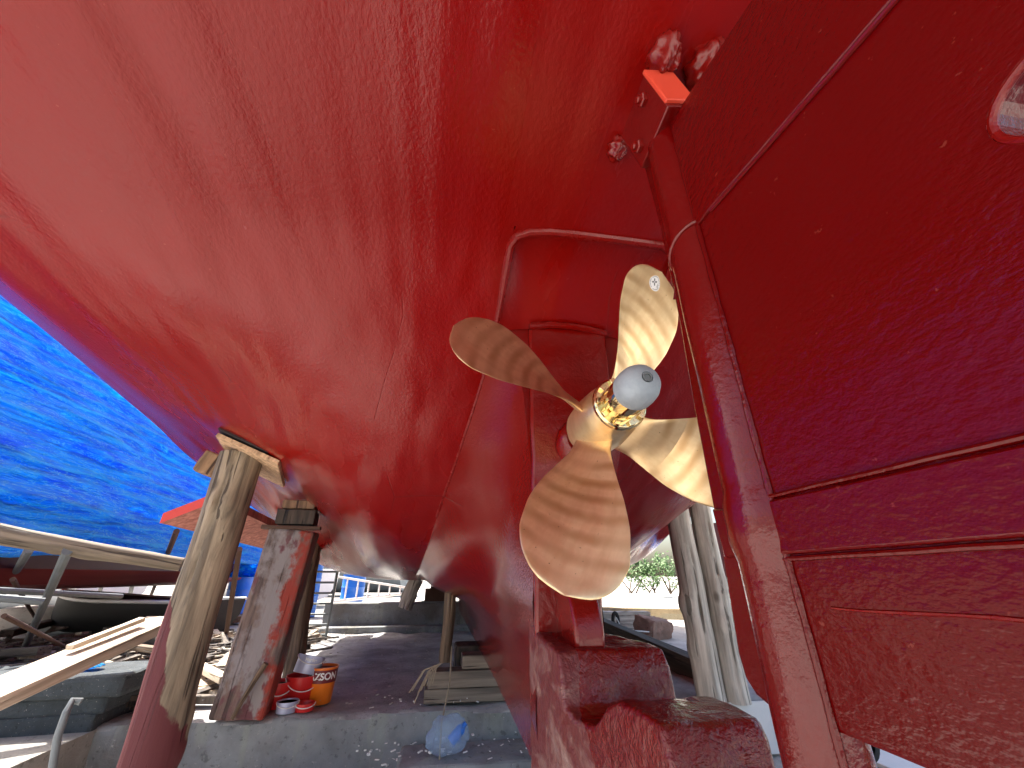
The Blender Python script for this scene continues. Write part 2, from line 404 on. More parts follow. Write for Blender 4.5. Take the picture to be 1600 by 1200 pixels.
#  body below the crease (deadwood and keel)
BY = np.array([1.69, 2.3, 3.3, 4.2, 6., 8., 11., 14., 15.5])
BT = np.array([[(.19, -.59), (.20, -.3), (.20, .1), (.225, .75)],
               [(.18, -.59), (.19, -.3), (.215, .0), (.37, .36)],
               [(.17, -.59), (.18, -.35), (.27, -.18), (.54, .02)],
               [(.17, -.59), (.18, -.40), (.32, -.22), (.64, -.08)],
               [(.17, -.59), (.18, -.45), (.32, -.24), (.60, -.10)],
               [(.17, -.59), (.18, -.45), (.32, -.24), (.60, -.11)],
               [(.15, -.59), (.16, -.45), (.2, -.24), (.34, -.08)],
               [(.1, -.45), (.11, -.3), (.12, -.15), (.15, -.05)],
               [(.08, .0), (.08, .05), (.08, .1), (.09, .15)]])
boat = empty('wooden_boat', (XC, 3.0, 0), 'large wooden boat with glossy red bottom paint, bronze propeller and red rudder, propped on logs', 'boat')
def P(x, y, z): return (x-XC, y-3.0, z+CH)         # boat-local, z relative to the eye
def to_boat(v): return (v[0]-XC, v[1]-3.0, v[2])
def wob(x, y, z, a=.006):
    return mnoise.noise(Vector((x*1.7, y*.6, z*1.7)))*a + mnoise.noise(Vector((x*5, y*1.4, z*5+7)))*a*.35
def grid(rows, mb, flip=False):
    n = len(rows[0]); vs = [v for r in rows for v in r]; fs = []
    for i in range(len(rows)-1):
        for j in range(n-1):
            a = (i*n+j, i*n+j+1, (i+1)*n+j+1, (i+1)*n+j); fs.append(a[::-1] if flip else a)
    mb.add(vs, fs)
def hull_mesh():
    mb = MB()
    ys = list(np.arange(-1.4, 5.0, .07))+list(np.arange(5.0, 15.5, .25))+[15.5]
    for sg in (-1, 1):
        rows = []; tops = []
        for Y in ys:
            b, l, t_ = bottom(Y, 30)
            r = []
            for (s, z) in b:
                r.append(P(XC+sg*s, Y, z + wob(sg*s, Y, z, .010)))
            rows.append(r)
            # rounded-over lip band and topside
            c = b[-1]; q = [P(XC+sg*c[0], Y, c[1] + wob(sg*c[0], Y, c[1], .010))]
            for u in (.15, .4, .7, .9): 
                q.append(P(XC+sg*(c[0]+(l[0]-c[0])*u), Y, c[1]+(l[1]-c[1])*(u*.75+.25*u*u)))
            q.append(P(XC+sg*l[0], Y, l[1])); q.append(P(XC+sg*(l[0]+.02), Y, l[1]+.04))
            q.append(P(XC+sg*(l[0]*.5+t_[0]*.5), Y, l[1]*.5+t_[1]*.5)); q.append(P(XC+sg*t_[0], Y, t_[1]))
            tops.append(q)
        grid(rows, mb, sg > 0); grid(tops, mb, sg > 0)
        # body side
        ys2 = list(np.arange(1.69, 5.0, .07))+list(np.arange(5.0, 15.5, .25))+[15.5]
        br = []
        for Y in ys2:
            pts = [np.array(p) for p in hermite(BY, BT, Y)]
            if sg > 0:
                for j_, f_ in ((0, .35), (1, .35), (2, .4), (3, .8)): pts[j_] = np.array([pts[j_][0]*f_, pts[j_][1]])
            c = hermite(YS, TAB, Y)[0]
            pts = np.array(pts+[c]); xs = np.arange(5.)
            q = [hermite(xs, pts, u) for u in np.linspace(0, 4, 34)]
            br.append([P(XC, Y, pts[0][1])] + [P(XC+sg*(s+wob(sg*3, Y, z*3, .012)*(j > 1 and j < 33)), Y, z + (wob(sg*s, Y, z, .010) if j == 33 else 0)) for j, (s, z) in enumerate(q)])
        grid(br, mb, sg > 0)
        mb.add([v for v in br[0][14:]]+[P(XC+sg*.38, 1.705, 1.19), P(XC+sg*.15, 1.705, 1.22), P(XC+sg*.15, 1.69, .3)], [tuple(range(len(br[0])-14+3))])
        # recess above the screw, between the arch and the post
        rr = []
        for Y in np.arange(1.2, 1.70, .049):
            u = (Y-1.2)/.49; c = hermite(YS, TAB, Y)[0]
            zi = 1.30*(1-u)+1.13*u + .06*math.sin(math.pi*u); si = .30*(1-u)+.2*u
            rr.append([P(XC, Y, zi), P(XC+sg*si*.5, Y, zi), P(XC+sg*si, Y, zi)] +
                      [P(XC+sg*(si+(c[0]-si)*k/4), Y, zi+(c[1]-zi)*(k/4)**1.5 + wob(sg*c[0], Y, c[1], .010)*(k/4)) for k in range(1, 5)])
        grid(rr, mb, sg > 0)
        # flat of the counter aft of the arch
        rr = []
        for Y in [y for y in ys if y < 1.2]+[1.2]:
            b, _, _ = bottom(Y, 30)
            rr.append([P(XC+sg*b[0][0]*k/4, Y, b[0][1]+wob(sg*b[0][0]*k/4, Y, b[0][1], .010)) for k in range(5)])
        grid(rr, mb, sg > 0)
    # transom and deck close the shell
    c = hermite(YS, TAB, -1.4)
    pr = [P(XC+s, -1.4, z) for s, z in c]; pl = [P(XC-s, -1.4, z) for s, z in c]
    mb.add(pr+pl[::-1], [tuple(range(14))])
    dk = []
    for Y in ys: t_ = bottom(Y, 4)[2]; dk.append([P(XC-t_[0], Y, t_[1]-.15), P(XC, Y, t_[1]-.1), P(XC+t_[0], Y, t_[1]-.15)])
    grid(dk, mb)
    o = mb.build('hull', M['hull'], boat, angle=40, fix=False)
    bm = bmesh.new(); bm.from_mesh(o.data); bmesh.ops.remove_doubles(bm, verts=bm.verts, dist=.0006)
    bmesh.ops.recalc_face_normals(bm, faces=bm.faces); bm.to_mesh(o.data); bm.free(); o.data.shade_smooth(); o.data.set_sharp_from_angle(angle=R_(42))
    return o
hull = hull_mesh()
hull.data.materials.append(M['hull_near'])
for p in hull.data.polygons:
    c = p.center; Y = c.y+3.0
    if Y > 1.68:
        k = hermite(YS, TAB, min(Y, 15.4))[0]
        if abs(c.x) < k[0]+.005 and c.z-CH < k[1]-.004: p.material_index = 1

# arch moulding round the aperture, following the hull
def moulding():
    pts = []
    for Y in np.arange(2.9, 1.85, -.09):
        c = hermite(YS, TAB, Y)[0]; pts.append((XC-c[0], Y, c[1]))
    pts += [tuple(at(770, 520, X=.19)-Vector((0, 0, CH)))] if False else []
    for Y in (1.75, 1.66, 1.56, 1.46, 1.36, 1.29):
        c = hermite(YS, TAB, Y)[0]; pts.append((XC-c[0], Y, c[1]))
    pts += [(XC-.33, 1.235, 1.285), (XC-.28, 1.215, 1.295), (XC-.2, 1.205, 1.298)]
    pts += [(XC+x, 1.20, 1.298) for x in (-.1, 0, .1, .2, .3)]
    pts += [(XC+.38, 1.24, 1.28), (XC+.40, 1.4, 1.2), (XC+.40, 1.6, 1.12)]
    P2 = [P(*p) for p in pts]
    n0 = 12
    rad = [.009+.004*mnoise.noise(Vector((i*.7, 0, 0))) for i in range(n0)] + [.014]*3 + [.020]*(len(P2)-n0-3)
    MB().tube(P2, rad, 10).build('aperture_moulding', M['trim'], boat)
moulding()

# stern post, shaft log and the knee on the heel
mb = MB(); zz = np.linspace(-.25, 1.13, 24); xx = np.linspace(-.2, .2, 9)
rows = []
for z in zz:
    r = [P(XC-.2, 1.74, z)]
    for x in xx:
        if x > 0: x *= float(np.interp(z, [-.1, .5, .9], [.3, .75, 1]))
        dish = -.035*math.exp(-((z-.52)/.25)**2)*math.exp(-(x/.12)**2)
        r.append(P(XC+x + (.012*mnoise.noise(Vector((1, z*5, x)))), 1.66+dish+.012*mnoise.noise(Vector((x*9, z*6, 2))), z))
    r.append(P(XC+.2*float(np.interp(z, [-.1, .5, .9], [.3, .75, 1])), 1.74, z)); rows.append(r)
grid(rows, mb)
mb.add([P(XC-.2, 1.74, 1.13), P(XC-.2, 1.66, 1.13), P(XC+.2, 1.66, 1.13), P(XC+.2, 1.74, 1.19), P(XC-.2, 1.74, 1.19)], [(0, 1, 2, 3, 4)])
mb.build('stern_post', M['wet'], boat, bevel=.012)
MB().tube([P(XC-.2, 1.652, 1.125), P(XC-.1, 1.648, 1.14), P(XC, 1.646, 1.142), P(XC+.1, 1.648, 1.135), P(XC+.2, 1.655, 1.12)], .018, 10).build('post_cap', M['wet'], boat)
MB().lathe([(.10, 1.67), (.105, 1.60), (.09, 1.56), (.075, 1.545), (.05, 1.545)], 28, 'Y', P(XC, 0, .52)).build('shaft_log', M['wet'], boat, disp=.02, sub=1, dscale=.05)
MB().lathe([(.034, 1.56), (.034, 1.36)], 24, 'Y', P(XC, 0, .52)).build('propeller_shaft', M['brass'], boat)
mb = MB(); poly = [(1.68, .03), (1.60, .03), (1.53, -.01), (1.47, -.08), (1.44, -.15), (1.44, -.21), (1.68, -.21)]
mb.prism([(y-3.0, z+CH) for y, z in poly], -.12, -.02); mb.build('heel_knee', M['wet'], boat, bevel=.012, segs=3)

# heel under the screw: stepped timbers
def heel():
    prof = [(1.80, -.14), (1.69, -.18), (1.55, -.195), (1.41, -.205), (1.385, -.25), (1.37, -.33), (1.33, -.35), (1.25, -.345), (1.20, -.29), (1.15, -.272), (1.05, -.268),
            (.975, -.272), (.955, -.30), (.95, -.345), (.935, -.362), (.90, -.358), (.865, -.366), (.85, -.40), (.85, -.435), (.80, -.45), (.56, -.46), (.54, -.62), (1.2, -.62), (1.80, -.62)]
    # resample
    pts = []
    for (a, b) in zip(prof, prof[1:]+prof[:1]):
        L = math.hypot(b[0]-a[0], b[1]-a[1]); k = max(1, int(L/.03))
        for i in range(k): pts.append((a[0]+(b[0]-a[0])*i/k, a[1]+(b[1]-a[1])*i/k))
    n = len(pts); mb = MB(); m = 13; vs = []
    for j in range(m):
        u = j/(m-1)
        for (y, z) in pts:
            x0 = np.interp(y, [.5, .97, 1.15, 1.28, 1.38, 1.7], [.465, .455, .445, .40, .362, .35]); x1 = np.interp(y, [.5, .97, 1.4, 1.5, 1.65, 1.8], [.67, .685, .71, .69, .60, .60])
            vs.append(P(x0+(x1-x0)*u, y, z))
    fs = []
    for j in range(m-1):
        for i in range(n): fs.append((j*n+i, j*n+(i+1) % n, (j+1)*n+(i+1) % n, (j+1)*n+i))
    fs.append(tuple(range(n))[::-1]); fs.append(tuple((m-1)*n+i for i in range(n)))
    mb.add(vs, fs)
    return mb.build('keel_heel', M['heel'], boat, bevel=.014, segs=3, disp=.010, dscale=.05, angle=60)
heel()

# rudder -----------------------------------------------------------------
def rudder():
    th = .022
    def q(px, py): v = at(px, py, X=XC-th); return (v.y, v.z-CH)
    lead = [q(1006, 262), q(1024, 330), q(1040, 400), q(1062, 510), q(1082, 630), q(1108, 765), q(1128, 870), q(1140, 950), q(1152, 1020), q(1163, 1058), q(1182, 1088), q(1215, 1117)]
    top = [(-.9, .93), (.31, 1.03), (.60, 1.11), (.70, 1.12)]
    bot = [(.66, lead[-1][1]-.004), q(1300, 1142), q(1440, 1201)]; bot.append((-.9, bot[-1][1]-.02))
    outer = [top[0]]+[top[1]]+[top[2]]+lead+bot
    # hole in the blade
    hc = (.112, .408); hole = [(hc[0]+.067*math.cos(a), hc[1]+.047*math.sin(a)) for a in np.linspace(0, 2*math.pi, 29)[:-1]]
    bm = bmesh.new()
    def loop(pts, x): return [bm.verts.new(P(x, y, z)) for y, z in pts]
    def face_ring(x):
        vo, vh = loop(outer, x), loop(hole, x); es = []
        for L in (vo, vh):
            for i in range(len(L)): es.append(bm.edges.new((L[i], L[(i+1) % len(L)])))
        bmesh.ops.triangle_fill(bm, edges=es, use_beauty=True); return vo, vh
    a = face_ring(XC-th); b = face_ring(XC+th)
    for L0, L1 in zip(a, b):
        for i in range(len(L0)):
            j = (i+1) % len(L0); bm.faces.new((L0[i], L0[j], L1[j], L1[i]))
    bmesh.ops.recalc_face_normals(bm, faces=bm.faces)
    me = bpy.data.meshes.new('rudder'); bm.to_mesh(me); bm.free(); me.materials.append(M['rudder'])
    o = bpy.data.objects.new('rudder', me); COL.objects.link(o); o.parent = boat
    md = o.modifiers.new('b', 'BEVEL'); md.width = .006; md.segments = 2; md.limit_method = 'ANGLE'
    # sheathing above the diagonal joint and the broad strap: real thickness over the blade
    def q2(px, py, dx=th): v = at(px, py, X=XC-dx); return (v.y, v.z-CH)
    def plate(name, poly, x0, x1, mat=M['rudder'], bev=.004):
        mb = MB(); mb.prism([P(0, y, z)[1:] for y, z in poly], x0-XC, x1-XC); return mb.build(name, mat, o, bevel=bev, smooth=True)
    a0, a1 = q2(1112, 327), q2(1400, 0)
    sl = (a1[1]-a0[1])/(a1[0]-a0[0])
    end = (-.88, a0[1]+sl*(-.88-a0[0]))
    st = (.70, a0[1]+sl*(.70-a0[0])+.02)
    end = (max(-.88, -.88), min(end[1], .92)) if end[1] < .92 else (a0[0]+(.9-a0[1])/sl, .9)
    plate('upper_sheathing', [a0, (.60, a0[1]-.0), (.60, 1.09), (.31, 1.01), (end[0]+.1, .95), end], XC-th-.007, XC-th+.002, bev=.003)
    # weld bead along the joint
    N = 26; pts = []; rads = []
    for i in range(N):
        u = i/(N-1); y = a0[0]+(end[0]-a0[0])*u; z = a0[1]+(end[1]-a0[1])*u
        pts.append(P(XC-th-.003, y, z-.004+.0015*mnoise.noise(Vector((i*.9, 0, 0))))); rads.append(.0045+.0022*mnoise.noise(Vector((i*.8, 3, 0))))
    MB().tube(pts, rads, 8).build('weld_bead', M['stock'], o)
    # strap band
    u0, u1 = q2(1215, 780), q2(1600, 695); l0, l1 = q2(1238, 866), q2(1600, 840)
    def ext(p, q_, Y): return (Y, p[1]+(q_[1]-p[1])*(Y-p[0])/(q_[0]-p[0]))
    fy = .60; ff = lead[6][0]
    ulead = q2(1118, 795); llead = q2(1138, 872)
    plate('rudder_strap', [ulead, (.70, u0[1]), (.60, u0[1]), ext(u0, u1, -.88), ext(l0, l1, -.88), (.60, l0[1]), (.70, l0[1]), llead], XC-th-.009, XC-th+.002, bev=.004)
    for pa, pb, nm in ((l0, l1, 'lower'), (u0, u1, 'upper')):
        pts = [P(XC-th-.004, *ext(pa, pb, y)) for y in np.linspace(.62, -.88, 30)]
        pts = [(p[0], p[1], p[2]+(-.006 if nm == 'lower' else .006)+.0012*mnoise.noise(Vector((k*.7, 1, 1)))) for k, p in enumerate(pts)]
        MB().tube(pts, .004, 8).build('weld_bead', M['rudder'], o)
    w0, w1 = q2(1300, 950), q2(1600, 970)
    pts = [P(XC-th-.0005, y, w0[1]+(w1[1]-w0[1])*(y-w0[0])/(w1[0]-w0[0])+.003*mnoise.noise(Vector((y*9, 0, 0)))) for y in np.linspace(w0[0], -.88, 40)]
    MB().tube(pts, [.0022+.001*mnoise.noise(Vector((i*1.1, 0, 0))) for i in range(40)], 6).build('weld_bead', M['trim'], o)
    # stock: tube with fillets and a collar at the strap
    SY = .655; rr_ = .056
    zs = np.linspace(-.62, 1.10, 60)
    pts = [P(XC-.002+.002*mnoise.noise(Vector((z*3, 0, 0))), SY+.002*mnoise.noise(Vector((z*3, 5, 0))), z) for z in zs]
    rad = [rr_+.0012*mnoise.noise(Vector((z*9, 2, 2))) + (.007 if l0[1]+.0 < z < u0[1]+.0 else 0) for z in zs]
    MB().tube(pts, rad, 40).build('rudder_stock', M['stock'], o, angle=50)
    for dy in (-.054,):          # fillet beads both sides of the stock
        pts = [P(XC-th-.002, SY+dy+.002*mnoise.noise(Vector((z*6, dy*90, 0))), z) for z in np.linspace(-.26, 1.02, 70)]
        MB().tube(pts, [.0055+.003*mnoise.noise(Vector((i*.45, dy*50, 0))) for i in range(70)], 8).build('weld_bead', M['rudder'], o)
    # painted joint running round the stock
    pts = [P(XC+(rr_+.003)*math.cos(a)*-1, SY+(rr_+.003)*math.sin(a), a0[1]-.012-.03*math.sin(a)*1.0) for a in np.linspace(-1.6, 1.6, 16)]
    MB().tube(pts, [.006+.002*mnoise.noise(Vector((i*.9, 9, 0))) for i in range(16)], 8).build('weld_bead', M['stock'], o)
    pts = [P(XC-th-.001, SY+.05+u*.035, a0[1]-.04-.06*u+.004*mnoise.noise(Vector((u*6, 0, 0)))) for u in np.linspace(0, 1, 10)]
    MB().tube(pts, [.004+.0025*mnoise.noise(Vector((i*1.3, 0, 4))) for i in range(10)], 8).build('weld_bead', M['stock'], o)
    # rim of the hole
    pts = [P(XC-th+.002, hc[0]+.069*math.cos(a), hc[1]+.049*math.sin(a)) for a in np.linspace(0, 2*math.pi, 33)[:-1]]
    pts.append(pts[0]); MB().tube(pts, .0045, 10, cap=False).build('hole_rim', M['trim'], o)
rudder()

# hinge bracket above the stock
def bracket():
    a = at(1030, 146, H=.80); 
    c = Vector((XC-.052, .645, 1.165+CH))
    mb = MB(); mb.box((0, 0, 0), (.045, .17, .16))
    o = mb.build('hinge_bracket', M['stock'], boat, bevel=.004, loc=to_boat(c), rot=(R_(-4), R_(-14), 0))
    mb = MB(); mb.box((.02, -.088, .01), (.09, .012, .15)); mb.build('bracket_end', M['bright_red'], o, bevel=.003)
    for dy, dz in ((-.045, .03), (.045, -.035)):
        mb = MB(); mb.lathe([(.019, 0), (.019, -.013), (.016, -.016)], 6, 'X', (-.023, dy, dz)); mb.lathe([(.010, -.014), (.010, -.024), (.007, -.027)], 12, 'X', (-.023, dy, dz))
        mb.build('bolt', M['wet'], o, angle=30)
bracket()
def blob(name, c, d, seed, parent, mat, rot=(0, 0, 0), amp=.25, fr=2.2, n=20):
    mb = MB(); vs = []; fs = []
    for i in range(n+1):
        th = math.pi*i/n
        for k in range(n*2):
            ph = math.pi*k/n
            v = Vector((math.sin(th)*math.cos(ph), math.sin(th)*math.sin(ph), math.cos(th)))
            f = 1+amp*mnoise.noise(v*fr+Vector((seed, 0, 0)))+amp*.4*mnoise.noise(v*fr*3+Vector((0, seed, 0)))
            vs.append((v.x*f*d[0], v.y*f*d[1], v.z*f*d[2]))
    m = n*2
    for i in range(n):
        for k in range(m): fs.append((i*m+k, i*m+(k+1) % m, (i+1)*m+(k+1) % m, (i+1)*m+k))
    mb.add(vs, fs); return mb.build(name, mat, parent, loc=c, rot=rot, angle=180)
for (px, py, d, sd_) in ((1036, 88, (.042, .062, .06), 3), (1101, 104, (.05, .065, .07), 8), (964, 232, (.03, .042, .036), 12)):
    v = at(px, py, Z=CH+1.305 if py < 200 else CH+1.30)
    blob('filled_bolt_head', to_boat(v), d, sd_, boat, M['wet'], amp=.3)
# bilge wing standing out from the port bilge
a = at(256, 803, X=-2.38); b_ = at(332, 768, X=-1.98)
th_ = .075
pl = [(a.x, a.y), (b_.x+.05, b_.y+.02), (-1.9, 9.0), (-2.30, 9.0)]
zt = (a.z, b_.z, .35+CH, .30+CH)
vs = [(x-XC, y-3, z) for (x, y), z in zip(pl, zt)]+[(x-XC, y-3, z-th_) for (x, y), z in zip(pl, zt)]
mb = MB().add(vs, [(0, 1, 2, 3), (7, 6, 5, 4), (1, 5, 6, 2), (2, 6, 7, 3), (3, 7, 4, 0)]); o = mb.build('bilge_wing', M['pink'], boat)
e0, e1 = Vector(vs[0]), Vector(vs[1]); f0, f1 = Vector(vs[4]), Vector(vs[5]); back = Vector((0, -.012, 0))
MB().add([e0+back+Vector((0, 0, .004)), e1+back+Vector((0, 0, .004)), f1+back-Vector((0, 0, .004)), f0+back-Vector((0, 0, .004)), e0, e1, f1, f0], [(0, 1, 2, 3), (4, 7, 6, 5), (0, 4, 5, 1), (1, 5, 6, 2), (2, 6, 7, 3), (3, 7, 4, 0)]).build('board_end', M['bright_red'], o)

# propeller ---------------------------------------------------------------
PR = .612
cx_ = np.array([.12, .25, .40, .55, .70, .80, .88, .94, .98, 1.0]); cc_ = np.array([.15, .175, .235, .30, .335, .335, .30, .235, .145, .0])
cm = hermite
def blade_pt(x, u, side=0, off=0.0):     # x radius fraction, u across the chord (-.5..+.5), blade pointing to +Z
    r = x*PR; c = float(cm(cx_, cc_, min(x, 1.0)))
    phi = math.atan(1.6/(2*math.pi*max(r, .09)))
    phi = min(phi, R_(60))
    ax = -u*c*math.sin(phi); tang = u*c*math.cos(phi) - .02*math.sin(x*math.pi)
    ang = tang/max(r, .08)
    y = ax - .21*(x-.12)*1.05
    T = (.028*(1-x)**1.1+.006)*(1-(2*u)**2)**.5 if abs(u) < .5 else 0
    T += .0018
    nrm = Vector((math.sin(phi), math.cos(phi), 0))
    p = Vector((-r*math.sin(ang), y, r*math.cos(ang)))
    # thickness along the face normal
    nn = Vector((-math.sin(phi)*math.cos(ang), -math.cos(phi), -math.sin(phi)*math.sin(ang))) 
    return p + nn*(side*T + off)
def blade_mesh():
    mb = MB(); xs = list(np.linspace(.12, .9, 30))+[.92, .94, .955, .968, .98, .989, .995, .999]; us = [-.5, -.495, -.48, -.45, -.4, -.3, -.2, -.1, 0, .1, .2, .3, .4, .45, .48, .495, .5]
    n = len(us); 
    for sd_ in (-1, 1):
        grid([[blade_pt(x, u, sd_) for u in us] for x in xs], mb, sd_ > 0)
    # edges
    for u in (-.5, .5): grid([[blade_pt(x, u, -1), blade_pt(x, u, 1)] for x in xs], mb)
    grid([[blade_pt(xs[-1], u, -1) for u in us], [blade_pt(xs[-1], u, 1) for u in us]], mb)
    return mb
HUBY = 1.34
prop = MB().lathe([(.055, .13), (.098, .125), (.106, .10), (.108, .0), (.100, -.09), (.090, -.145), (.084, -.155), (.05, -.155)], 48, 'Y').build('propeller', M['bronze'], boat, loc=P(XC, HUBY, .52), angle=50)
bl = blade_mesh().build('propeller_blade', M['bronze'], prop, angle=60)
bm = bmesh.new(); bm.from_mesh(bl.data); bmesh.ops.remove_doubles(bm, verts=bm.verts, dist=.0003); bmesh.ops.recalc_face_normals(bm, faces=bm.faces); bm.to_mesh(bl.data); bm.free(); bl.data.shade_smooth(); bl.data.set_sharp_from_angle(angle=R_(50))
BASE = 67.5
bl.rotation_euler = (0, R_(90-BASE), 0)
for k in range(1, 4):
    c = bl.copy(); COL.objects.link(c); c.parent = prop; c.rotation_euler = (0, R_(90-BASE-90*k), 0)
mb = MB()
mb.lathe([(.05, -.150), (.088, -.152), (.092, -.158), (.092, -.172), (.086, -.178), (.055, -.178)], 40, 'Y')
for k in range(10):
    a = 2*math.pi*k/10; mb.box((.077*math.cos(a), -.182, .077*math.sin(a)), (.018, .018, .018), Matrix.Rotation(-a, 3, 'Y'))
mb.build('lock_ring', M['brass'], prop, bevel=.0015)
MB().lathe([(.062, -.176), (.064, -.19), (.062, -.265), (.058, -.275), (.04, -.275)], 40, 'Y').build('shaft_nut', M['brass'], prop)
nc = MB().lathe([(.063, -.268), (.066, -.275), (.066, -.30), (.063, -.325), (.054, -.348), (.038, -.364), (.018, -.372), (.0175, -.366), (.010, -.364), (.002, -.364)], 40, 'Y').build('zinc_cone', M['zinc'], prop, angle=60)
MB().lathe([(.0145, -.368), (.0145, -.3745), (.010, -.3745), (.0095, -.369)], 20, 'Y').build('cone_bolt', M['steel'], nc)
# maker's sticker on the upper blade: oval, ring of print, small screw emblem
def on_blade(a, b, off):     # a along radius (m), b across (m), centred
    x0 = .905; c = float(cm(cx_, cc_, x0)); return blade_pt(x0+a/PR, .06 + b/c, 1, off)
def st_patch(pts2, off, mat, name):
    c = np.mean(pts2, axis=0); mb = MB(); vs = [on_blade(c[0], c[1], off)]+[on_blade(a, b, off) for a, b in pts2]; n = len(pts2)
    mb.add(vs, [(0, i+1, (i+1) % n+1) for i in range(n)]); return mb
side_pts = [(.030*math.cos(a), .028*math.sin(a)) for a in np.linspace(0, 2*math.pi, 41)[:-1]]
stk = st_patch(side_pts, .0008, None, '').build('sticker', M['sticker'], prop, rot=(0, R_(90-BASE), 0))
mb = MB()
for k in range(26):       # tiny printed letters round the rim read as dashes
    a0_, a1_ = 2*math.pi*k/26, 2*math.pi*(k+.62)/26
    if k % 7 == 5: continue
    mb.add([on_blade(r*math.cos(a), r*.93*math.sin(a), .0013) for r, a in ((.0235, a0_), (.0265, a0_), (.0265, a1_), (.0235, a1_))], [(0, 1, 2, 3)])
for k in range(4):
    a = R_(30+90*k); pts = []
    for q_ in np.linspace(0, 2*math.pi, 13)[:-1]:
        u = .0085+.0065*math.cos(q_); v = .0033*math.sin(q_); pts.append((u*math.cos(a)-v*math.sin(a)+.002, (u*math.sin(a)+v*math.cos(a))*.9+.003))
    m2 = st_patch(pts, .0013, None, ''); mb.add(m2.v, m2.f)
for k, b in enumerate((-.014, -.0175)):
    mb.add([on_blade(a, b_2, .0013) for a, b_2 in ((-.010, b), (.006-k*.004, b), (.006-k*.004, b-.0015), (-.010, b-.0015))], [(0, 1, 2, 3)])
mb.build('sticker_print', M['ink'], stk, fix=False)

# ------------------------------------------------------------------ ground
def sheet(name, x0, x1, y0, y1, z, nx, ny, amp, fr, mat, seed=0):
    mb = MB(); rows = []
    for j in range(ny+1):
        y = y0+(y1-y0)*j/ny; rows.append([(x, y, z+amp*mnoise.fractal(Vector((x*fr+seed, y*fr, 0)), 1, 2, 5)) for x in np.linspace(x0, x1, nx+1)])
    grid(rows, mb); return mb.build(name, mat, fix=False, angle=180)
MB().add([(-800, -800, -.05), (800, -800, -.05), (800, 800, -.05), (-800, 800, -.05)], [(0, 1, 2, 3)]).build('terrain', M['ground'], fix=False)['kind'] = 'structure'
sheet('pit_floor', -6, 6.5, -4, 4.1, .0, 200, 140, .03, 1.6, M['dirt'])['kind'] = 'structure'
# yard level: slab under the boat with a broken front edge, sandy yard around
EY = 3.96
def slab():
    mb = MB(); xs = np.linspace(-2.3, 2.9, 150); ys = [EY+d for d in np.linspace(0, 6.6, 120)]
    rows = [[(x, EY-.02+.03*mnoise.noise(Vector((x*2.5, 0, 0))), -.05) for x in xs]]
    for z in np.linspace(.02, .33, 9): rows.append([(x, EY-.015+.03*mnoise.noise(Vector((x*2.5, z*4, 0)))+.012*mnoise.noise(Vector((x*14, z*14, 0))), z) for x in xs])
    for y in ys: rows.append([(x, y+(.02*mnoise.noise(Vector((x*4, 0, 5))) if y == EY else 0), .36-(.012 if y == EY else 0)+.022*mnoise.fractal(Vector((x*2.2, y*2.2, 3)), 1, 2, 6)) for x in xs])
    grid(rows, mb); o = mb.build('concrete_slab', M['slab'], fix=False, angle=50); o['kind'] = 'structure'
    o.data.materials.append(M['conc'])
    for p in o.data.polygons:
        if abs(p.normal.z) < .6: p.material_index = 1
slab()
M['shaded_ground'] = mat_conc('sandy_ground_shaded', (.36, .34, .31), (.20, .17, .14), .8, runs=False)  # yard ground darkened for litter and tarp shade, less bounce onto the hull
def yard(name, x0, x1, y0, y1, z=.345, mat='ground'):
    MB().add([(x0, y0, -.05), (x1, y0, -.05), (x1, y1, -.05), (x0, y1, -.05), (x0, y0, z), (x1, y0, z), (x1, y1, z), (x0, y1, z)],
             [(4, 5, 6, 7), (0, 1, 5, 4), (1, 2, 6, 5), (3, 0, 4, 7)]).build(name, M[mat], smooth=False)['kind'] = 'structure'
yard('yard_ground', -60, -2.28, 3.0, 90, mat='shaded_ground'); yard('yard_ground', 2.88, 60, 3.9, 90); yard('yard_ground', -2.28, 2.88, 10.5, 90, .342)

# far low wall across the slab
fw = empty('concrete_wall', (-.8, 9.4, .36), 'low stained concrete wall across the far end of the slab', 'wall')
def rough_block(name, mat, parent, c, d, seed, disp=.03, sub=4, rot=(0, 0, 0), bev=.02):
    mb = MB().box((0, 0, 0), d); return mb.build(name, mat, parent, loc=c, rot=rot, bevel=bev, sub=sub, disp=disp, dscale=.12, angle=50)
wl = at(515, 990, Z=.36); wr = at(692, 990, Z=.36)
rough_block('wall_block', M['conc'], fw, (0, 0, .22), (2.7, .5, .50), 1)
rough_block('wall_foot', M['conc'], fw, (.3, -.45, .04), (3.2, .25, .12), 2)

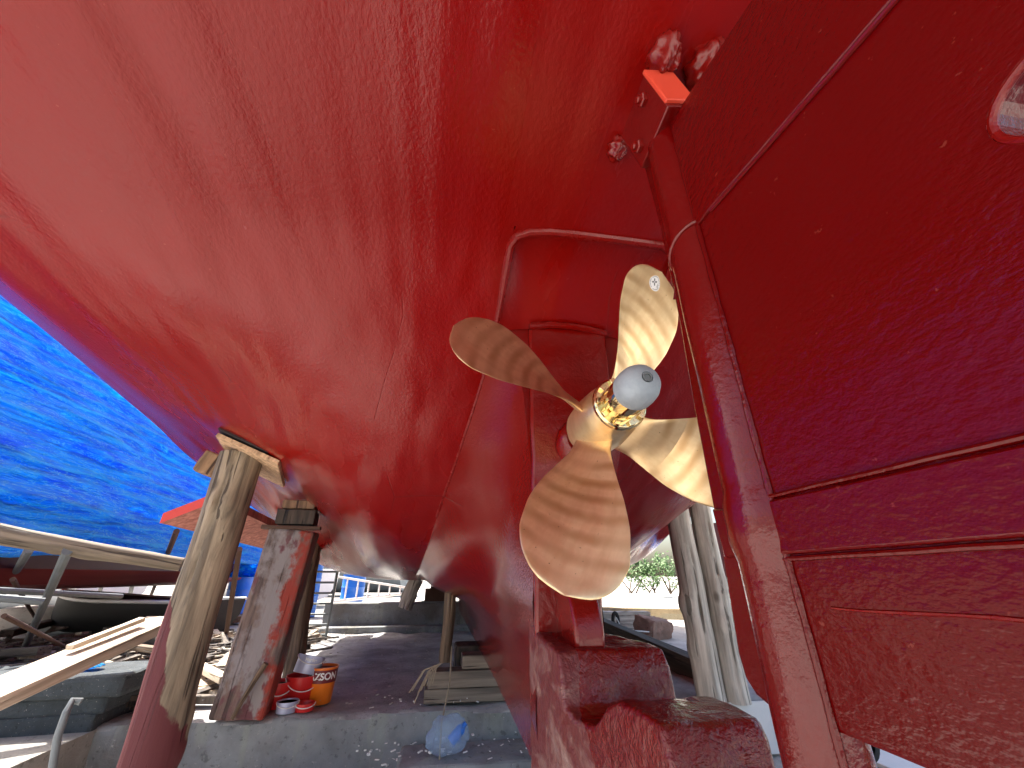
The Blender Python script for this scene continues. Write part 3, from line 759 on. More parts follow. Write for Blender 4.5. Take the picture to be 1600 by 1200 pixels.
# ------------------------------------------------------------------ logs
def log(name, p0, p1, r0, r1, mat, label, cat='log', group=None, seed=0, bend=.03, knots=3, parent=None, n=36, m=60, rough=.05, squash=1.0, roll=0.0):
    L = (Vector(p1)-Vector(p0)).length; mb = MB(); rows = []; rnd = random.Random(seed)
    kn = [(rnd.uniform(.1, .9)*L, rnd.uniform(0, 6.28), rnd.uniform(.04, .09)) for _ in range(knots)]
    for i in range(m+1):
        u = i/m; z = L*u; r = r0+(r1-r0)*u
        cx = bend*math.sin(u*math.pi)*math.cos(seed) + bend*.5*mnoise.noise(Vector((u*3, seed, 0))); cy = bend*math.sin(u*math.pi)*math.sin(seed*2.)+bend*.5*mnoise.noise(Vector((u*3, seed, 9)))
        row = []
        for k in range(n+1):
            a = 2*math.pi*(k % n)/n
            f = 1+rough*1.6*mnoise.noise(Vector((math.cos(a)*1.5+seed, math.sin(a)*1.5, z*1.3)))+rough*.8*mnoise.noise(Vector((math.cos(a)*5+seed, math.sin(a)*5, z*2)))
            rr = r*f
            for (kz, ka, ks) in kn:
                da = (a-ka+math.pi) % (2*math.pi)-math.pi; d2 = ((z-kz)/ks)**2+((da*r)/ks)**2
                rr += r*.22*math.exp(-d2*1.2)-r*.12*math.exp(-d2*6)
            # a long drying split
            da = (a-(-1.25+.45*math.sin(z*1.1+seed))+math.pi) % (2*math.pi)-math.pi
            rr -= r*.16*math.exp(-(da/.06)**2)
            row.append((cx+rr*math.cos(a), cy+rr*math.sin(a)*squash, z+(.01*mnoise.noise(Vector((a, seed, 1))) if i in (0, m) else 0)))
        rows.append(row)
    grid(rows, mb)
    for i in (0, m): mb.add([rows[i][k] for k in range(n)], [tuple(range(n)) if i else tuple(range(n))[::-1]])
    o = mb.build(name, mat, parent, fix=False, angle=70)
    bm = bmesh.new(); bm.from_mesh(o.data); bmesh.ops.remove_doubles(bm, verts=bm.verts, dist=.0002); bmesh.ops.recalc_face_normals(bm, faces=bm.faces); bm.to_mesh(o.data); bm.free()
    o.data.shade_smooth(); o.data.set_sharp_from_angle(angle=R_(60))
    o.matrix_world = align(p0, p1, roll); tag(o, label, cat, group); return o
LT = at(376, 722, H=3.42)
ztop = hullz(LT.x, LT.y)
log('shore_log', (LT.x-.02, LT.y-.02, -.03), (LT.x, LT.y, ztop-.06), .132, .135, M['log_painted'], 'thick weathered log post with maroon paint on its foot under a plywood pad', group='logs shoring up the hull', seed=4, bend=.035)
# plywood pad and wedge between the log and the hull
def pad():
    v = LT; z = hullz(v.x, v.y)
    nx = (hullz(v.x+.15, v.y)-hullz(v.x-.15, v.y))/.3; ny = (hullz(v.x, v.y+.15)-hullz(v.x, v.y-.15))/.3
    rot = Vector((-nx, -ny, 1)).to_track_quat('Z', 'Y')
    mb = MB().prism([(-.30, -.24), (.52, -.26), (.56, .18), (-.20, .20)], -.014, .014, 'Z')
    o = mb.build('plywood_pad', M['ply'], angle=30, bevel=.003); o.location = (v.x+.04, v.y, z-.062); o.rotation_mode = 'QUATERNION'; o.rotation_quaternion = rot
    tag(o, 'tan plywood pad squeezed between the thick log post and the hull', 'pad')
    mb = MB().prism([(-.31, -.18), (.46, -.21), (.54, .19), (-.25, .21)], -.010, .008, 'Z')
    o = mb.build('backing_board', M['blackened'], bevel=.003); o.location = (v.x+.05, v.y+.02, z-.028); o.rotation_mode = 'QUATERNION'; o.rotation_quaternion = rot
    tag(o, 'thin blackened board above the plywood pad against the hull', 'board')
    o = rough_block('wooden_wedge', M['wedge'], None, (v.x-.22, v.y+.12, z-.12), (.20, .22, .15), 3, disp=.02, sub=2, rot=(.15, .3, .5), bev=.01)
    tag(o, 'rough brown wedge block left of the plywood pad', 'wedge')
pad()
# the squared painted timber
TB = at(372, 1128, Z=.36); 
def timber():
    b = Vector((TB.x-.03, TB.y+.12, .37)); v = at(465, 800, H=4.15); zt_ = hullz(v.x, v.y)
    top = Vector((v.x, v.y+.05, zt_-.28)); L = (top-b).length
    mb = MB().box((0, 0, L/2), (.36, .26, L)); o = mb.build('timber_post', M['timber'], bevel=.02, sub=4, disp=.02, dscale=.15, angle=50, segs=2)
    o.matrix_world = align(b, top, R_(14)); tag(o, 'squared timber post with flaking white and red paint beside the thick log', 'post')
    # cap blocks
    q = o.matrix_world.to_euler()
    for i, (dz, d, mat, nm, lb) in enumerate((( .012, (.46, .08, .03), M['rusty'], 'steel_bar', 'flat rusty bar lying across the top of the painted timber post'),
                              (.10, (.30, .26, .12), M['darkwood'], 'packing_block', 'dark squared packing block on the painted timber post'),
                              (.205, (.26, .22, .07), M['wedge'], 'packing_wedge', 'brown packing wedge between dark block and hull'))):
        c = top+Vector((0, -.10 if i == 0 else 0, dz))
        k = rough_block(nm, mat, None, c, d, i, disp=.012, sub=2, rot=(0, 0, q.z+(.05 if i else 0)), bev=.006); tag(k, lb, 'block' if i else 'bar')
    # nailed-on stick at the foot
    s = log('short_stick', b+Vector((.0, -.16, .02)), b+Vector((.14, -.15, .34)), .014, .02, M['log_dark'], 'short brown stick leaning on the foot of the painted timber post', 'stick', seed=2, bend=.01, knots=1, n=10, m=10)
timber()
def fit_log(name, bp, tp, r0, r1, mat, label, grp, seed, zb=.36, H=None, **kw):
    b = at(*bp, Z=zb); hb = math.hypot(b.x, b.y); v = at(*tp, H=H or hb); z = hullz(v.x, v.y) if H is None or True else v.z
    return log(name, (b.x, b.y, zb-.03), (v.x, v.y, z+.02), r0, r1, mat, label, group=grp, seed=seed, **kw)
fit_log('shore_log', (1112, 1092), (1055, 780), .118, .112, M['log_pale'], 'pale knotty log post right of the propeller, nearer of the starboard pair', 'logs shoring up the hull', 11)
fit_log('shore_log', (1152, 1090), (1092, 785), .105, .10, M['log_pale'], 'pale straight log post behind the knotty one, next to the rudder', 'logs shoring up the hull', 17, bend=.015)
bb = at(455, 1068, Z=.36); tt = at(485, 868, H=math.hypot(bb.x, bb.y)+.1)
log('shore_log', (bb.x, bb.y, .33), (tt.x, tt.y, hullz(tt.x, tt.y)+.02), .088, .095, M['log_dark'], 'thin brown log post behind the paint buckets', group='logs shoring up the hull', seed=23, bend=.05)
bb = at(634, 945, Z=.86); log('shore_log', (bb.x, bb.y, .8), (bb.x+.15, bb.y, CH-.03), .12, .12, M['log_pale'], 'short stubby post standing on the far concrete wall', group='logs shoring up the hull', seed=29, m=20)
bb = at(694, 1038, Z=.66); log('shore_log', (bb.x, bb.y+.1, .66), (bb.x+.02, bb.y+.1, CH-.1), .045, .05, M['log_dark'], 'slim post standing on the crib timbers beside the keel', group='logs shoring up the hull', seed=31, m=20, bend=.01)
# the log seen through the rudder hole (starboard side)
log('shore_log', (1.75, .30, -.03), (1.75, .52, hullz(1.75, .52)+.02), .24, .24, M['board'], 'pale timber prop seen through the hole in the rudder', group='logs shoring up the hull', seed=37, bend=.01)

# crib under the keel
def crib():
    rnd = random.Random(5); z = .375; k = 0
    lay = [(.10, [(.50, 4.16, 1.15, .22)]), (.12, [(.50, 4.14, 1.10, .20)]), (.10, [(.62, 4.18, .80, .22)])]
    words = ('lowest', 'middle', 'topmost')
    for i, (h, items) in enumerate(lay):
        for (x, y, L, wd) in items:
            o = rough_block('crib_timber', M['crib'], None, (x, y, z+h/2), (wd, h-.004, L), i, disp=.012, sub=3, rot=(R_(90), 0, R_(90)+rnd.uniform(-.03, .03)), bev=.008)
            o.rotation_euler = (R_(90), 0, R_(90)+rnd.uniform(-.02, .02)); 
            tag(o, '%s grey brown crib timber of the stack under the keel' % words[i], 'timber', 'crib timbers under the keel')
        z += h
    o = rough_block('dark_packer', M['darkwood'], None, (.62, 4.55, .54), (.9, .3, .36), 9, disp=.02, sub=3); tag(o, 'dark paint-splashed packer behind the crib timbers', 'block')
crib()
rough_block('lump', M['conc'], None, (.55, 3.62, .10), (1.5, .42, .20), 4, disp=.05, sub=4).name = 'concrete_step'
tag(bpy.data.objects['concrete_step'], 'broken concrete step littered with scraps at the slab edge', 'step')

# concrete mooring block with a bent steel hook, left
def left_block():
    a = at(30, 1150, H=3.9); 
    g = empty('concrete_block', (-2.80, 4.12, .345), 'grey layered concrete block with a bent steel hook at the lower left', 'block', rot=(0, 0, R_(4)))
    rough_block('block_top', M['block'], g, (0, 0, .255), (1.25, .62, .13), 1, disp=.025, bev=.03)
    rough_block('block_middle', M['block'], g, (-.04, .02, .145), (1.15, .56, .11), 2, disp=.025, bev=.02)
    rough_block('block_base', M['block'], g, (-.06, .02, .04), (1.12, .58, .12), 3, disp=.025, bev=.02)
left_block()
h0 = at(82, 1200, H=2.9); h1 = at(112, 1098, H=2.95); h2 = at(104, 1112, H=2.92)
pts = [h0+Vector((0, 0, -.5)), h0, (h0*.45+h2*.55)+Vector((-.01, 0, .0)), h2, h1+Vector((0, 0, .008)), h1+Vector((.03, .01, -.0))]
tag(MB().tube(pts, .014, 12).build('steel_hook', M['steel']), 'bent grey steel rod standing in front of the layered concrete block', 'rod')

# neighbour boat with blue tarpaulin ---------------------------------------
nb = empty('moored_boat', (-6.6, 6.5, .34), 'neighbouring boat with faded maroon hull under the blue tarpaulin', 'boat')
def nb_mesh():
    mb = MB(); rows = []; base = Vector((-6.6, 6.5, .34))
    for i in range(40):
        u = i/39; y = 2.0+13.5*u; wv = math.sin(math.pi*min(1, (u*.9+.08)))**.5
        hw = 1.6*wv
        rows.append([Vector((-6.6+s*hw, y, z))-base for s, z in ((.15, 1.10), (.6, 1.13), (.95, 1.20), (1.10, 1.38), (1.12, 1.55), (1.14, 1.9), (1.14, 2.0))])
    grid(rows, mb)
    rows2 = [[Vector((-12.0-2*base.x+12-v.x+0*v.x, v.y, v.z)) if False else Vector((-v.x, v.y, v.z)) for v in r] for r in rows]; grid(rows2, mb, True)
    grid([[r[-1], Vector((-r[-1].x, r[-1].y, r[-1].z))] for r in rows], mb)
    grid([[r[0], Vector((-r[0].x, r[0].y, r[0].z))] for r in rows], mb, True)
    mb.add(rows[0]+rows2[0][::-1], [tuple(range(14))])
    mb.build('hull', M['mauve_hull'], nb, angle=30)
    mb = MB(); q = []
    for r in rows: q.append([r[3]+Vector((.012, 0, 0)), r[4]+Vector((.014, 0, 0)), r[5]+Vector((.02, 0, 0))])
    grid(q, mb); mb.build('dark_topside', M['dark_hull'], nb, angle=30)
nb_mesh()
def tarp_mesh():
    mb = MB(); rows = []; ny, nz = 190, 90
    for i in range(ny+1):
        y = 1.0+11.5*i/ny; row = []
        zb = .36+np.interp(y, [1, 4.4, 7.5, 12.5], [1.16, 1.12, 1.16, 1.2])+.05*mnoise.noise(Vector((y*1.3, 0, 0)))
        for j in range(nz+1):
            u = j/nz; z = zb+(4.9-zb)*u
            x = -4.25-1.9*u - .15*math.sin(u*2.2)
            fold = .085*mnoise.noise(Vector((y*.55+z*.5, z*2.4, 1)))+.045*mnoise.noise(Vector((y*1.4+z, z*5.5, 4)))+.015*mnoise.noise(Vector((y*4, z*11, 8)))
            row.append((x+fold, y, z+.03*mnoise.noise(Vector((y*2, z, 4)))))
        rows.append(row)
    grid(rows, mb); o = mb.build('blue_tarpaulin', M['tarp'], fix=False, angle=180)
    m = o.modifiers.new('t', 'SOLIDIFY'); m.thickness = .003
    tag(o, 'large wrinkled blue tarpaulin hanging over the neighbouring boat', 'tarpaulin')
tarp_mesh()
# pole along the foot of the tarp
p0 = at(-60, 822, X=-3.6); p1 = at(284, 882, H=4.9)
log('log_rail', p0, p1, .075, .055, M['log'], 'long grey brown pole running along the foot of the blue tarpaulin', 'pole', seed=41, bend=.02, n=20)
# steel props
def prop_pole(b, t_, r, lab, i):
    p, q = b, t_
    o = MB().tube([(0, 0, 0), (0, 0, (q-p).length)], r, 10).build('steel_prop', M['steel'] if i < 3 else M['rusty'])
    o.matrix_world = align(p, q); tag(o, lab, 'pole', 'steel props under the neighbouring boat')
prop_pole(at(34, 1022, Z=.35), at(106, 860, H=5.0), .035, 'grey steel prop nearest the layered concrete block', 0)
prop_pole(at(-14, 960, Z=.35), at(46, 858, H=6.0), .035, 'grey steel prop at the left edge of the yard', 1)
prop_pole(at(198, 950, Z=.35), at(222, 850, H=8.5), .045, 'grey steel prop under the middle of the pole rail', 2)
prop_pole(at(228, 950, Z=.35), at(276, 830, H=7.2), .035, 'dark leaning prop just left of the thick log', 3)
prop_pole(at(352, 1000, Z=.36), at(374, 858, H=6.6), .035, 'rusty upright prop between the thick log and painted timber', 4)
prop_pole(at(296, 1110, Z=.36), at(330, 985, H=4.9), .018, 'thin rusty rod right beside the thick log foot', 5)
prop_pole(at(150, 948, Z=.35), at(170, 872, H=9.5), .04, 'slim steel prop behind the middle of the yard', 1)
prop_pole(at(100, 935, Z=.35), at(112, 880, H=10.5), .05, 'distant steel prop seen above the broad plank', 2)
prop_pole(at(60, 975, Z=.35), at(20, 905, H=6.8), .022, 'thin rod leaning the other way at the left edge', 4)
prop_pole(at(412, 1015, Z=.36), at(430, 905, H=6.4), .02, 'thin rusty rod close beside the painted timber', 5)
prop_pole(at(120, 1020, Z=.4), at(6, 962, H=5.6), .018, 'thin rod lying aslant below the two rails', 3)
# horizontal rails between props
for i, (a, b, lb) in enumerate(((at(-10, 922, H=6.5), at(190, 932, H=7.2), 'upper grey rail between the steel props'), (at(-10, 934, H=5.6), at(68, 940, H=5.6), 'lower short grey rail at the left edge'))):
    o = MB().tube([(0, 0, 0), (0, 0, (b-a).length)], .028, 8).build('steel_rail', M['steel']); o.matrix_world = align(a, b); tag(o, lb, 'rail', 'rails between the steel props')

# planks left
def plank(name, a, b, wd, th, mat, lab, grp=None, roll=0, cat='plank'):
    L = (b-a).length; mb = MB().box((0, 0, L/2), (wd, th, L)); o = mb.build(name, mat, bevel=.006, sub=2, disp=.01, dscale=.2, angle=50)
    d = (b-a).normalized(); side = d.cross(Vector((0, 0, 1))).normalized(); up = side.cross(d)
    m = Matrix((side, up, d)).transposed().to_4x4(); o.matrix_world = Matrix.Translation(a) @ m @ Matrix.Rotation(roll, 4, 'Z'); tag(o, lab, cat, grp); return o
plank('wooden_plank', at(-60, 1108, Z=.72), at(256, 970, Z=.98), .26, .07, M['board'], 'broad pale sunlit plank lying across the layered concrete block', 'loose planks in the yard')
plank('wooden_plank', at(108, 1012, Z=.90), at(222, 968, Z=1.01), .05, .03, M['board'], 'narrow grey batten on top of the broad sunlit plank', 'loose planks in the yard')
plank('wooden_plank', at(120, 955, Z=.62), at(300, 985, Z=.5), .22, .10, M['log_dark'], 'thick brown plank end behind the broad sunlit plank', 'loose planks in the yard')
plank('wooden_plank', at(88, 985, Z=.45), at(150, 930, Z=.85), .28, .03, M['crib'], 'grey board leaning up behind the broad plank', 'loose planks in the yard', roll=.3)
plank('wooden_plank', at(-20, 975, Z=.45), at(110, 935, Z=.6), .10, .04, M['darkwood'], 'dark narrow plank near the left edge', 'loose planks in the yard')
plank('wooden_plank', at(-20, 1003, Z=.40), at(160, 1000, Z=.40), .22, .06, M['crib'], 'grey flat plank on the ground at the left', 'loose planks in the yard')
plank('wooden_plank', at(330, 958, Z=.45), at(374, 968, Z=.45), .25, .12, M['log_dark'], 'squared brown baulk seen between thick log and painted timber', 'loose planks in the yard')
rnd = random.Random(77)
for i, (a_, b_, wd_, mt, lb) in enumerate((((10, 990), (120, 962), .16, 'darkwood', 'dark heavy timber lying in the litter below the dark boat'),
        ((60, 948), (180, 962), .12, 'board', 'pale sawn timber lying across the litter below the dark boat'),
        ((170, 985), (262, 1000), .18, 'crib', 'grey timber lying behind the tip of the broad plank'),
        ((150, 1003), (262, 1018), .10, 'log_dark', 'brown batten lying under the tip of the broad plank'),
        ((310, 1040), (352, 1062), .09, 'board', 'pale offcut between the thick log and the painted timber'),
        ((400, 985), (440, 1000), .12, 'darkwood', 'dark offcut between painted timber and thin brown log'),
        ((-20, 1022), (70, 1016), .14, 'crib', 'grey squared timber by the foot of the grey steel prop'))):
    z_ = .47+.06*rnd.random(); plank('wooden_plank', at(*a_, Z=z_), at(*b_, Z=z_+.06*rnd.random()), wd_, wd_*.6, M[mt], lb, 'loose planks in the yard')
# blue rag on the plank
mb = MB(); rag = []
c0 = at(118, 1040, Z=.70)
for i in range(16):
    rag.append([(c0.x-.16+.32*i/15, c0.y-.07+.12*j/9+.03*math.sin(i*.6), c0.z-.01+.02*mnoise.noise(Vector((i*.5, j*.5, 1)))+.0*j) for j in range(10)])
grid(rag, mb); o = mb.build('blue_rag', M['tarp'], angle=180, fix=False); o.modifiers.new('t', 'SOLIDIFY').thickness = .003; tag(o, 'scrap of blue tarpaulin under the broad plank on the concrete block', 'rag')

# scraps of wood and litter
def scraps(name, n, region, L, wd, mat, label, cat, seed, zf):
    rnd = random.Random(seed); mb = MB()
    for _ in range(n):
        x, y = region(rnd); l = rnd.uniform(*L); wv = rnd.uniform(*wd)
        rot = Matrix.Rotation(rnd.uniform(0, 6.28), 3, 'Z') @ Matrix.Rotation(rnd.uniform(-.16, .16), 3, 'Y')
        mb.box((x, y, zf(x, y)+rnd.uniform(.0, .05)), (l, wv, wv*rnd.uniform(.2, .8)), rot)
    o = mb.build(name, mat, smooth=False); tag(o, label, cat, kind='stuff')
def reg(px0, px1, py0, py1, z=.36):
    def f(rnd): v = at(rnd.uniform(px0, px1), rnd.uniform(py0, py1), Z=z); return v.x, v.y
    return f
fl = lambda x, y: .37
scraps('wood_litter', 260, lambda r: (r.uniform(-6.5, -1.9), r.uniform(4.2, 9.5)), (.3, 1.3), (.02, .09), M['crib'], 'litter of grey broken sticks and offcuts covering the ground left of the boat', 'litter', 2, fl)
scraps('wood_litter', 160, lambda r: (r.uniform(-6.0, -1.9), r.uniform(4.2, 9)), (.2, .9), (.02, .10), M['board'], 'pale splintered offcuts scattered over the ground left of the boat', 'litter', 3, fl)
scraps('wood_litter', 150, lambda r: (r.uniform(-6.0, -2.0), r.uniform(4.2, 8)), (.3, 1.0), (.03, .12), M['darkwood'], 'dark rotten offcuts scattered over the ground left of the boat', 'litter', 4, fl)
def zpit(x, y): return .02 if y < EY else .37
scraps('paint_chips', 200, lambda r: (r.uniform(-.5, 1.2), r.uniform(3.0, 4.15)), (.008, .035), (.004, .015), M['white'], 'white scraped paint chips scattered round the crib', 'chips', 5, lambda x, y: .01 if y < 3.41 else (.205 if y < 3.83 else (.03 if y < EY else .375)))
scraps('paint_chips', 380, lambda r: (r.uniform(-2.1, .6), r.uniform(4.1, 9.2)), (.008, .035), (.004, .014), M['conc_light'], 'pale flakes scattered over the dark slab', 'chips', 6, lambda x, y: .365)

# buckets -------------------------------------------------------------------
BG = 'paint buckets behind the painted timber'
def text_mesh(s, size):
    cu = bpy.data.curves.new('t', 'FONT'); cu.body = s; cu.size = size; cu.align_x = 'CENTER'; cu.align_y = 'CENTER'; cu.offset = size*.03
    ob = bpy.data.objects.new('t', cu); COL.objects.link(ob); dg = bpy.context.evaluated_depsgraph_get(); me = bpy.data.meshes.new_from_object(ob.evaluated_get(dg))
    vs = [v.co.copy() for v in me.vertices]; fs = [tuple(p.vertices) for p in me.polygons]; bpy.data.objects.remove(ob); return vs, fs
def bucket(loc, r, h, body, band, label, rot=(0, 0, 0), word=None, full=None, wcol='white', taper=.82, toward=None):
    toward = math.atan2(-loc[1], -loc[0]) if toward is None else toward
    g = empty('paint_bucket', loc, label, 'bucket', BG, rot)
    n = 36
    MB().lathe([(r*taper*.96, 0), (r*taper, .004), (r*.99, h*.97), (r, h*.97), (r*1.03, h*.975), (r*1.03, h), (r*.97, h), (r*.95, h*.97), (r*taper*.93, .01), (.001, .01)], n).build('bucket_body', M[body], g, angle=50)
    if band:
        z0, z1 = h*.58, h*.93; ra = lambda z: r*(taper+(1-taper)*z/h)+.0015
        MB().lathe([(ra(z0)-.004, z0-.0005), (ra(z0), z0), (ra(z1), z1), (ra(z1)-.004, z1+.0005)], n).build('label_band', M[band], g)
    if word:
        vs, fs = text_mesh(word, h*.27); zc = h*.76; out = []
        for v in vs:
            z = zc+v.y; rr = r*(taper+(1-taper)*z/h)+.003; a = toward+v.x/rr; out.append((rr*math.cos(a), rr*math.sin(a), z))
        MB().add(out, fs).build('lettering', M[wcol], g, smooth=False, fix=False)
    if full: MB().lathe([(r*.93, h*.86), (.001, h*.86)], n).build('contents', M[full], g)
    pts = [(r*1.04*math.cos(a), r*1.04*math.sin(a), h*.93-.09*math.sin((a-0)) if 0 < a < math.pi else h*.93) for a in np.linspace(0, math.pi, 20)]
    pts = [(r*1.04*math.cos(a+toward-math.pi/2), r*1.04*math.sin(a+toward-math.pi/2)-.0, h*.93-h*.40*math.sin(a)) for a in np.linspace(0, math.pi, 20)]
    if word is None or wcol == 'white' and band != 'maroon': MB().tube(pts, .004, 6).build('handle', M['white'], g)
    return g
b0 = at(497, 1098, Z=.37); bucket(b0, .115, .25, 'orange', 'maroon', 'tall orange bucket with maroon band and white lettering', word='JAZSON')
b1 = at(462, 1104, Z=.37); bucket(b1+Vector((0, .05, 0)), .12, .20, 'redpl', None, 'red bucket with white wire handle beneath the paint tin', rot=(0, 0, .2))
bucket(b1+Vector((.02, .05, .205)), .105, .125, 'tin', None, 'printed metal paint tin tilted on top of the red bucket', rot=(R_(-10), R_(10), 0), full='maroon', taper=.98, word='Marine', wcol='white')
b2 = at(433, 1106, Z=.37); bucket(b2+Vector((-.02, .02, 0)), .10, .17, 'redpl', None, 'open red bucket with crusted rim half behind the painted timber', full='board')
b3 = at(452, 1108, Z=.37); bucket(b3+Vector((0, -.07, 0)), .075, .07, 'tin', None, 'small low paint tin in front of the red bucket', full='blackened', taper=.98)
b4 = at(478, 1107, Z=.37); bucket(b4+Vector((0, -.05, 0)), .07, .05, 'redpl', None, 'flat red tin at the foot of the orange bucket', taper=.98)

# rope, plastic bag with a blue bottle
r0 = at(706, 1010, H=3.95); r1 = at(690, 1130, H=3.6); r2 = at(686, 1200, H=3.45)
o = MB().tube([r0, r0*.5+r1*.5+Vector((.02, 0, 0)), r1, r1*.4+r2*.6, r2+Vector((0, 0, -.3))], .006, 8).build('hanging_rope', M['rope']); tag(o, 'thin frayed rope hanging down past the crib timbers', 'rope')
bagc = at(699, 1146, H=3.55)
bg_ = blob('plastic_bag', bagc, (.13, .11, .10), 5, None, M['bag'], amp=.38, fr=1.1, n=28); tag(bg_, 'clear bluish plastic bag tied to the hanging rope', 'bag')
bt = MB().lathe([(.03, -.06), (.033, -.05), (.033, .03), (.015, .055), (.013, .075)], 20).build('blue_bottle', M['blue']); bt.location = bagc+Vector((.07, 0, 0)); bt.rotation_euler = (0, .8, 0); tag(bt, 'small blue bottle inside the clear plastic bag', 'bottle')
mb = MB(); rnd = random.Random(8)
for k in range(9):
    a = at(690, 1036, Z=.72); q = .55*Vector((-.05-.03*k*.6, -.02+.01*rnd.random(), -.05-.02*rnd.random()*k))
    mb.tube([a, a+q*1.2+Vector((0, 0, .02)), a+q*2.0+Vector((0, -.02, -.06))], .004, 5)
tag(mb.build('frayed_rope_end', M['rope']), 'frayed rope strands spread over the crib corner', 'rope')

# far background, left to centre -------------------------------------------
def ladder(a, b, wd, lab, mat, rungs=7):
    g = empty('ladder', a, lab, 'ladder'); d = b-a; s = Vector((d.y, -d.x, 0)).normalized()*wd/2 if abs(d.x)+abs(d.y) > .05 else Vector((wd/2, 0, 0))
    s = Vector((wd/2, 0, 0))
    for k in (-1, 1): MB().tube([s*k, d+s*k], .02, 8).build('ladder_rail', mat, g)
    for i in range(rungs):
        p = d*((i+.5)/rungs); MB().tube([p-s, p+s], .015, 6).build('rung', mat, g)
ladder(at(492, 1000, Z=.36), at(512, 885, H=7.6), .32, 'light steel ladder leaning near the brown log post', M['steel'])
# railings on a walkway
def railing(a, b, h, n, lab, mat):
    g = empty('railing', a, lab, 'railing'); d = b-a
    MB().tube([Vector((0, 0, h)), d+Vector((0, 0, h*.45))], .025, 8).build('top_rail', mat, g); MB().tube([Vector((0, 0, 0)), d+Vector((0, 0, h*.25))], .03, 8).build('bottom_rail', mat, g)
    for i in range(n+1):
        u = i/n; p = d*u; MB().tube([p+Vector((0, 0, h*.25*u)), p+Vector((0, 0, h*(1-.55*u)))], .02, 6).build('baluster', mat, g)
railing(at(520, 940, H=12), at(640, 936, H=12), .55, 7, 'white metal railing beyond the far concrete wall', M['white'])
def drum(v, r, h, lab):
    o = MB().lathe([(r, 0), (r*1.03, .01), (r, .03), (r, h*.33), (r*1.03, h*.35), (r, h*.37), (r, h*.64), (r*1.03, h*.66), (r, h*.68), (r, h-.02), (r*1.03, h), (r*.9, h), (r*.88, h-.03), (.001, h-.03)], 28).build('plastic_drum', M['blue'])
    o.location = v; tag(o, lab, 'drum', 'blue drums in the yard')
v = at(548, 945, H=14); drum((v.x, v.y, .36), .32, .98, 'blue drum standing behind the white railing')
v = at(474, 950, H=13); drum((v.x, v.y, .36), .3, 1.35, 'blue drum stacked high beside the brown log post')
v = at(372, 930, H=15); drum((v.x, v.y, .36), .3, .9, 'blue drum seen between thick log and painted timber')
def small_boat(name, loc, L, wd, h, hullm, lab, rz=0, cab=None):
    g = empty(name, loc, lab, 'boat', None, (0, 0, rz)); mb = MB(); rows = []
    for i in range(25):
        u = i/24; y = -L/2+L*u; ww = wd/2*(1-max(0, (u-.55)/.45)**2.2); sh = h*(1+.35*max(0, u-.5)**1.5*2)
        rows.append([(s*ww*f, y, z*sh) for s, f, z in ((-1, 1.0, 1), (-1, .92, .55), (-1, .6, .15), (0, 0, 0), (1, .6, .15), (1, .92, .55), (1, 1.0, 1))])
    grid(rows, mb); mb.add(rows[0], [tuple(range(7))]); grid([[r[0], r[-1]] for r in rows], mb); mb.build('hull', hullm, g, angle=40)
    MB().tube([r[0] for r in rows], .03, 6).build('gunwale', M['white'], g); MB().tube([r[-1] for r in rows], .03, 6).build('gunwale', M['white'], g)
    if cab: 
        MB().box((0, -L*.15, h+.45), (wd*.55, L*.28, .9), taper=.9).build('cabin', M['white'], g, bevel=.03)
        for k in (-1, 1): MB().box((k*wd*.262, -L*.15, h+.55), (.03, L*.2, .3)).build('window', M['black'], g)
    return g
v = at(215, 925, H=11); small_boat('rowing_boat', (v.x, v.y, .36), 3.6, 1.3, .55, M['black'], 'low dark boat hull lying behind the steel props', R_(70))
v = at(395, 905, H=19); small_boat('work_boat', (v.x, v.y, .5), 6, 2.2, 1.0, M['white'], 'white cabin boat far off between the thick log and painted timber', R_(60), True)
v = at(520, 900, H=26); small_boat('work_boat', (v.x, v.y, .5), 8, 2.8, 1.3, M['steel'], 'grey cabin boat far off beyond the white railing', R_(80), True)
v = at(40, 915, H=20); small_boat('work_boat', (v.x, v.y, .4), 6, 2.2, .8, M['white'], 'white cabin boat beyond the props at the left edge', R_(75), True)
v = at(60, 1000, Z=.36); rough_block('concrete_slab_piece', M['conc_light'], None, (v.x-.9, v.y+1.4, .55), (1.3, .8, .45), 3, disp=.04, rot=(0, 0, .3)); tag(bpy.data.objects['concrete_slab_piece'], 'pale sunlit concrete lump behind the grey steel props', 'block')
v = at(112, 985, Z=.36); rough_block('rock_lump', M['dirt'], None, (v.x, v.y+1.0, .55), (.9, .7, .5), 3, disp=.12, rot=(0, 0, .3)); tag(bpy.data.objects['rock_lump'], 'rough brown rock behind the leaning grey board', 'rock')
# small blue tarpaulin further off
mb = MB(); rows = []
for i in range(30):
    rows.append([(at(340+160*i/29, 866+36*j/9, H=13+.12*math.sin(i*.9+j)+.2*mnoise.noise(Vector((i*.3, j*.5, 0))))) for j in range(10)])
rows = [[Vector(v) for v in r] for r in rows]
grid(rows, mb); o = mb.build('blue_cover', M['tarp'], angle=180, fix=False); o.modifiers.new('t', 'SOLIDIFY').thickness = .004; tag(o, 'smaller blue cover hung far off behind the painted timber', 'tarpaulin')
# engine block on the far wall
v = at(672, 942, Z=.86); g = empty('old_engine', (v.x+.1, v.y+.25, .85), 'dark old engine block standing on the far concrete wall', 'engine')
MB().box((0, 0, .13), (.42, .3, .22)).build('block', M['rusty'], g, bevel=.01); MB().box((0, 0, .30), (.24, .22, .12)).build('head', M['rusty'], g, bevel=.01); MB().box((0, 0, .015), (.52, .34, .03)).build('bed_plate', M['steel'], g)
for k in (-1, 1): MB().lathe([(.05, .0), (.05, .03), (.02, .05)], 14, 'Y', (.12*k, -.2, .13)).build('flange', M['rusty'], g)

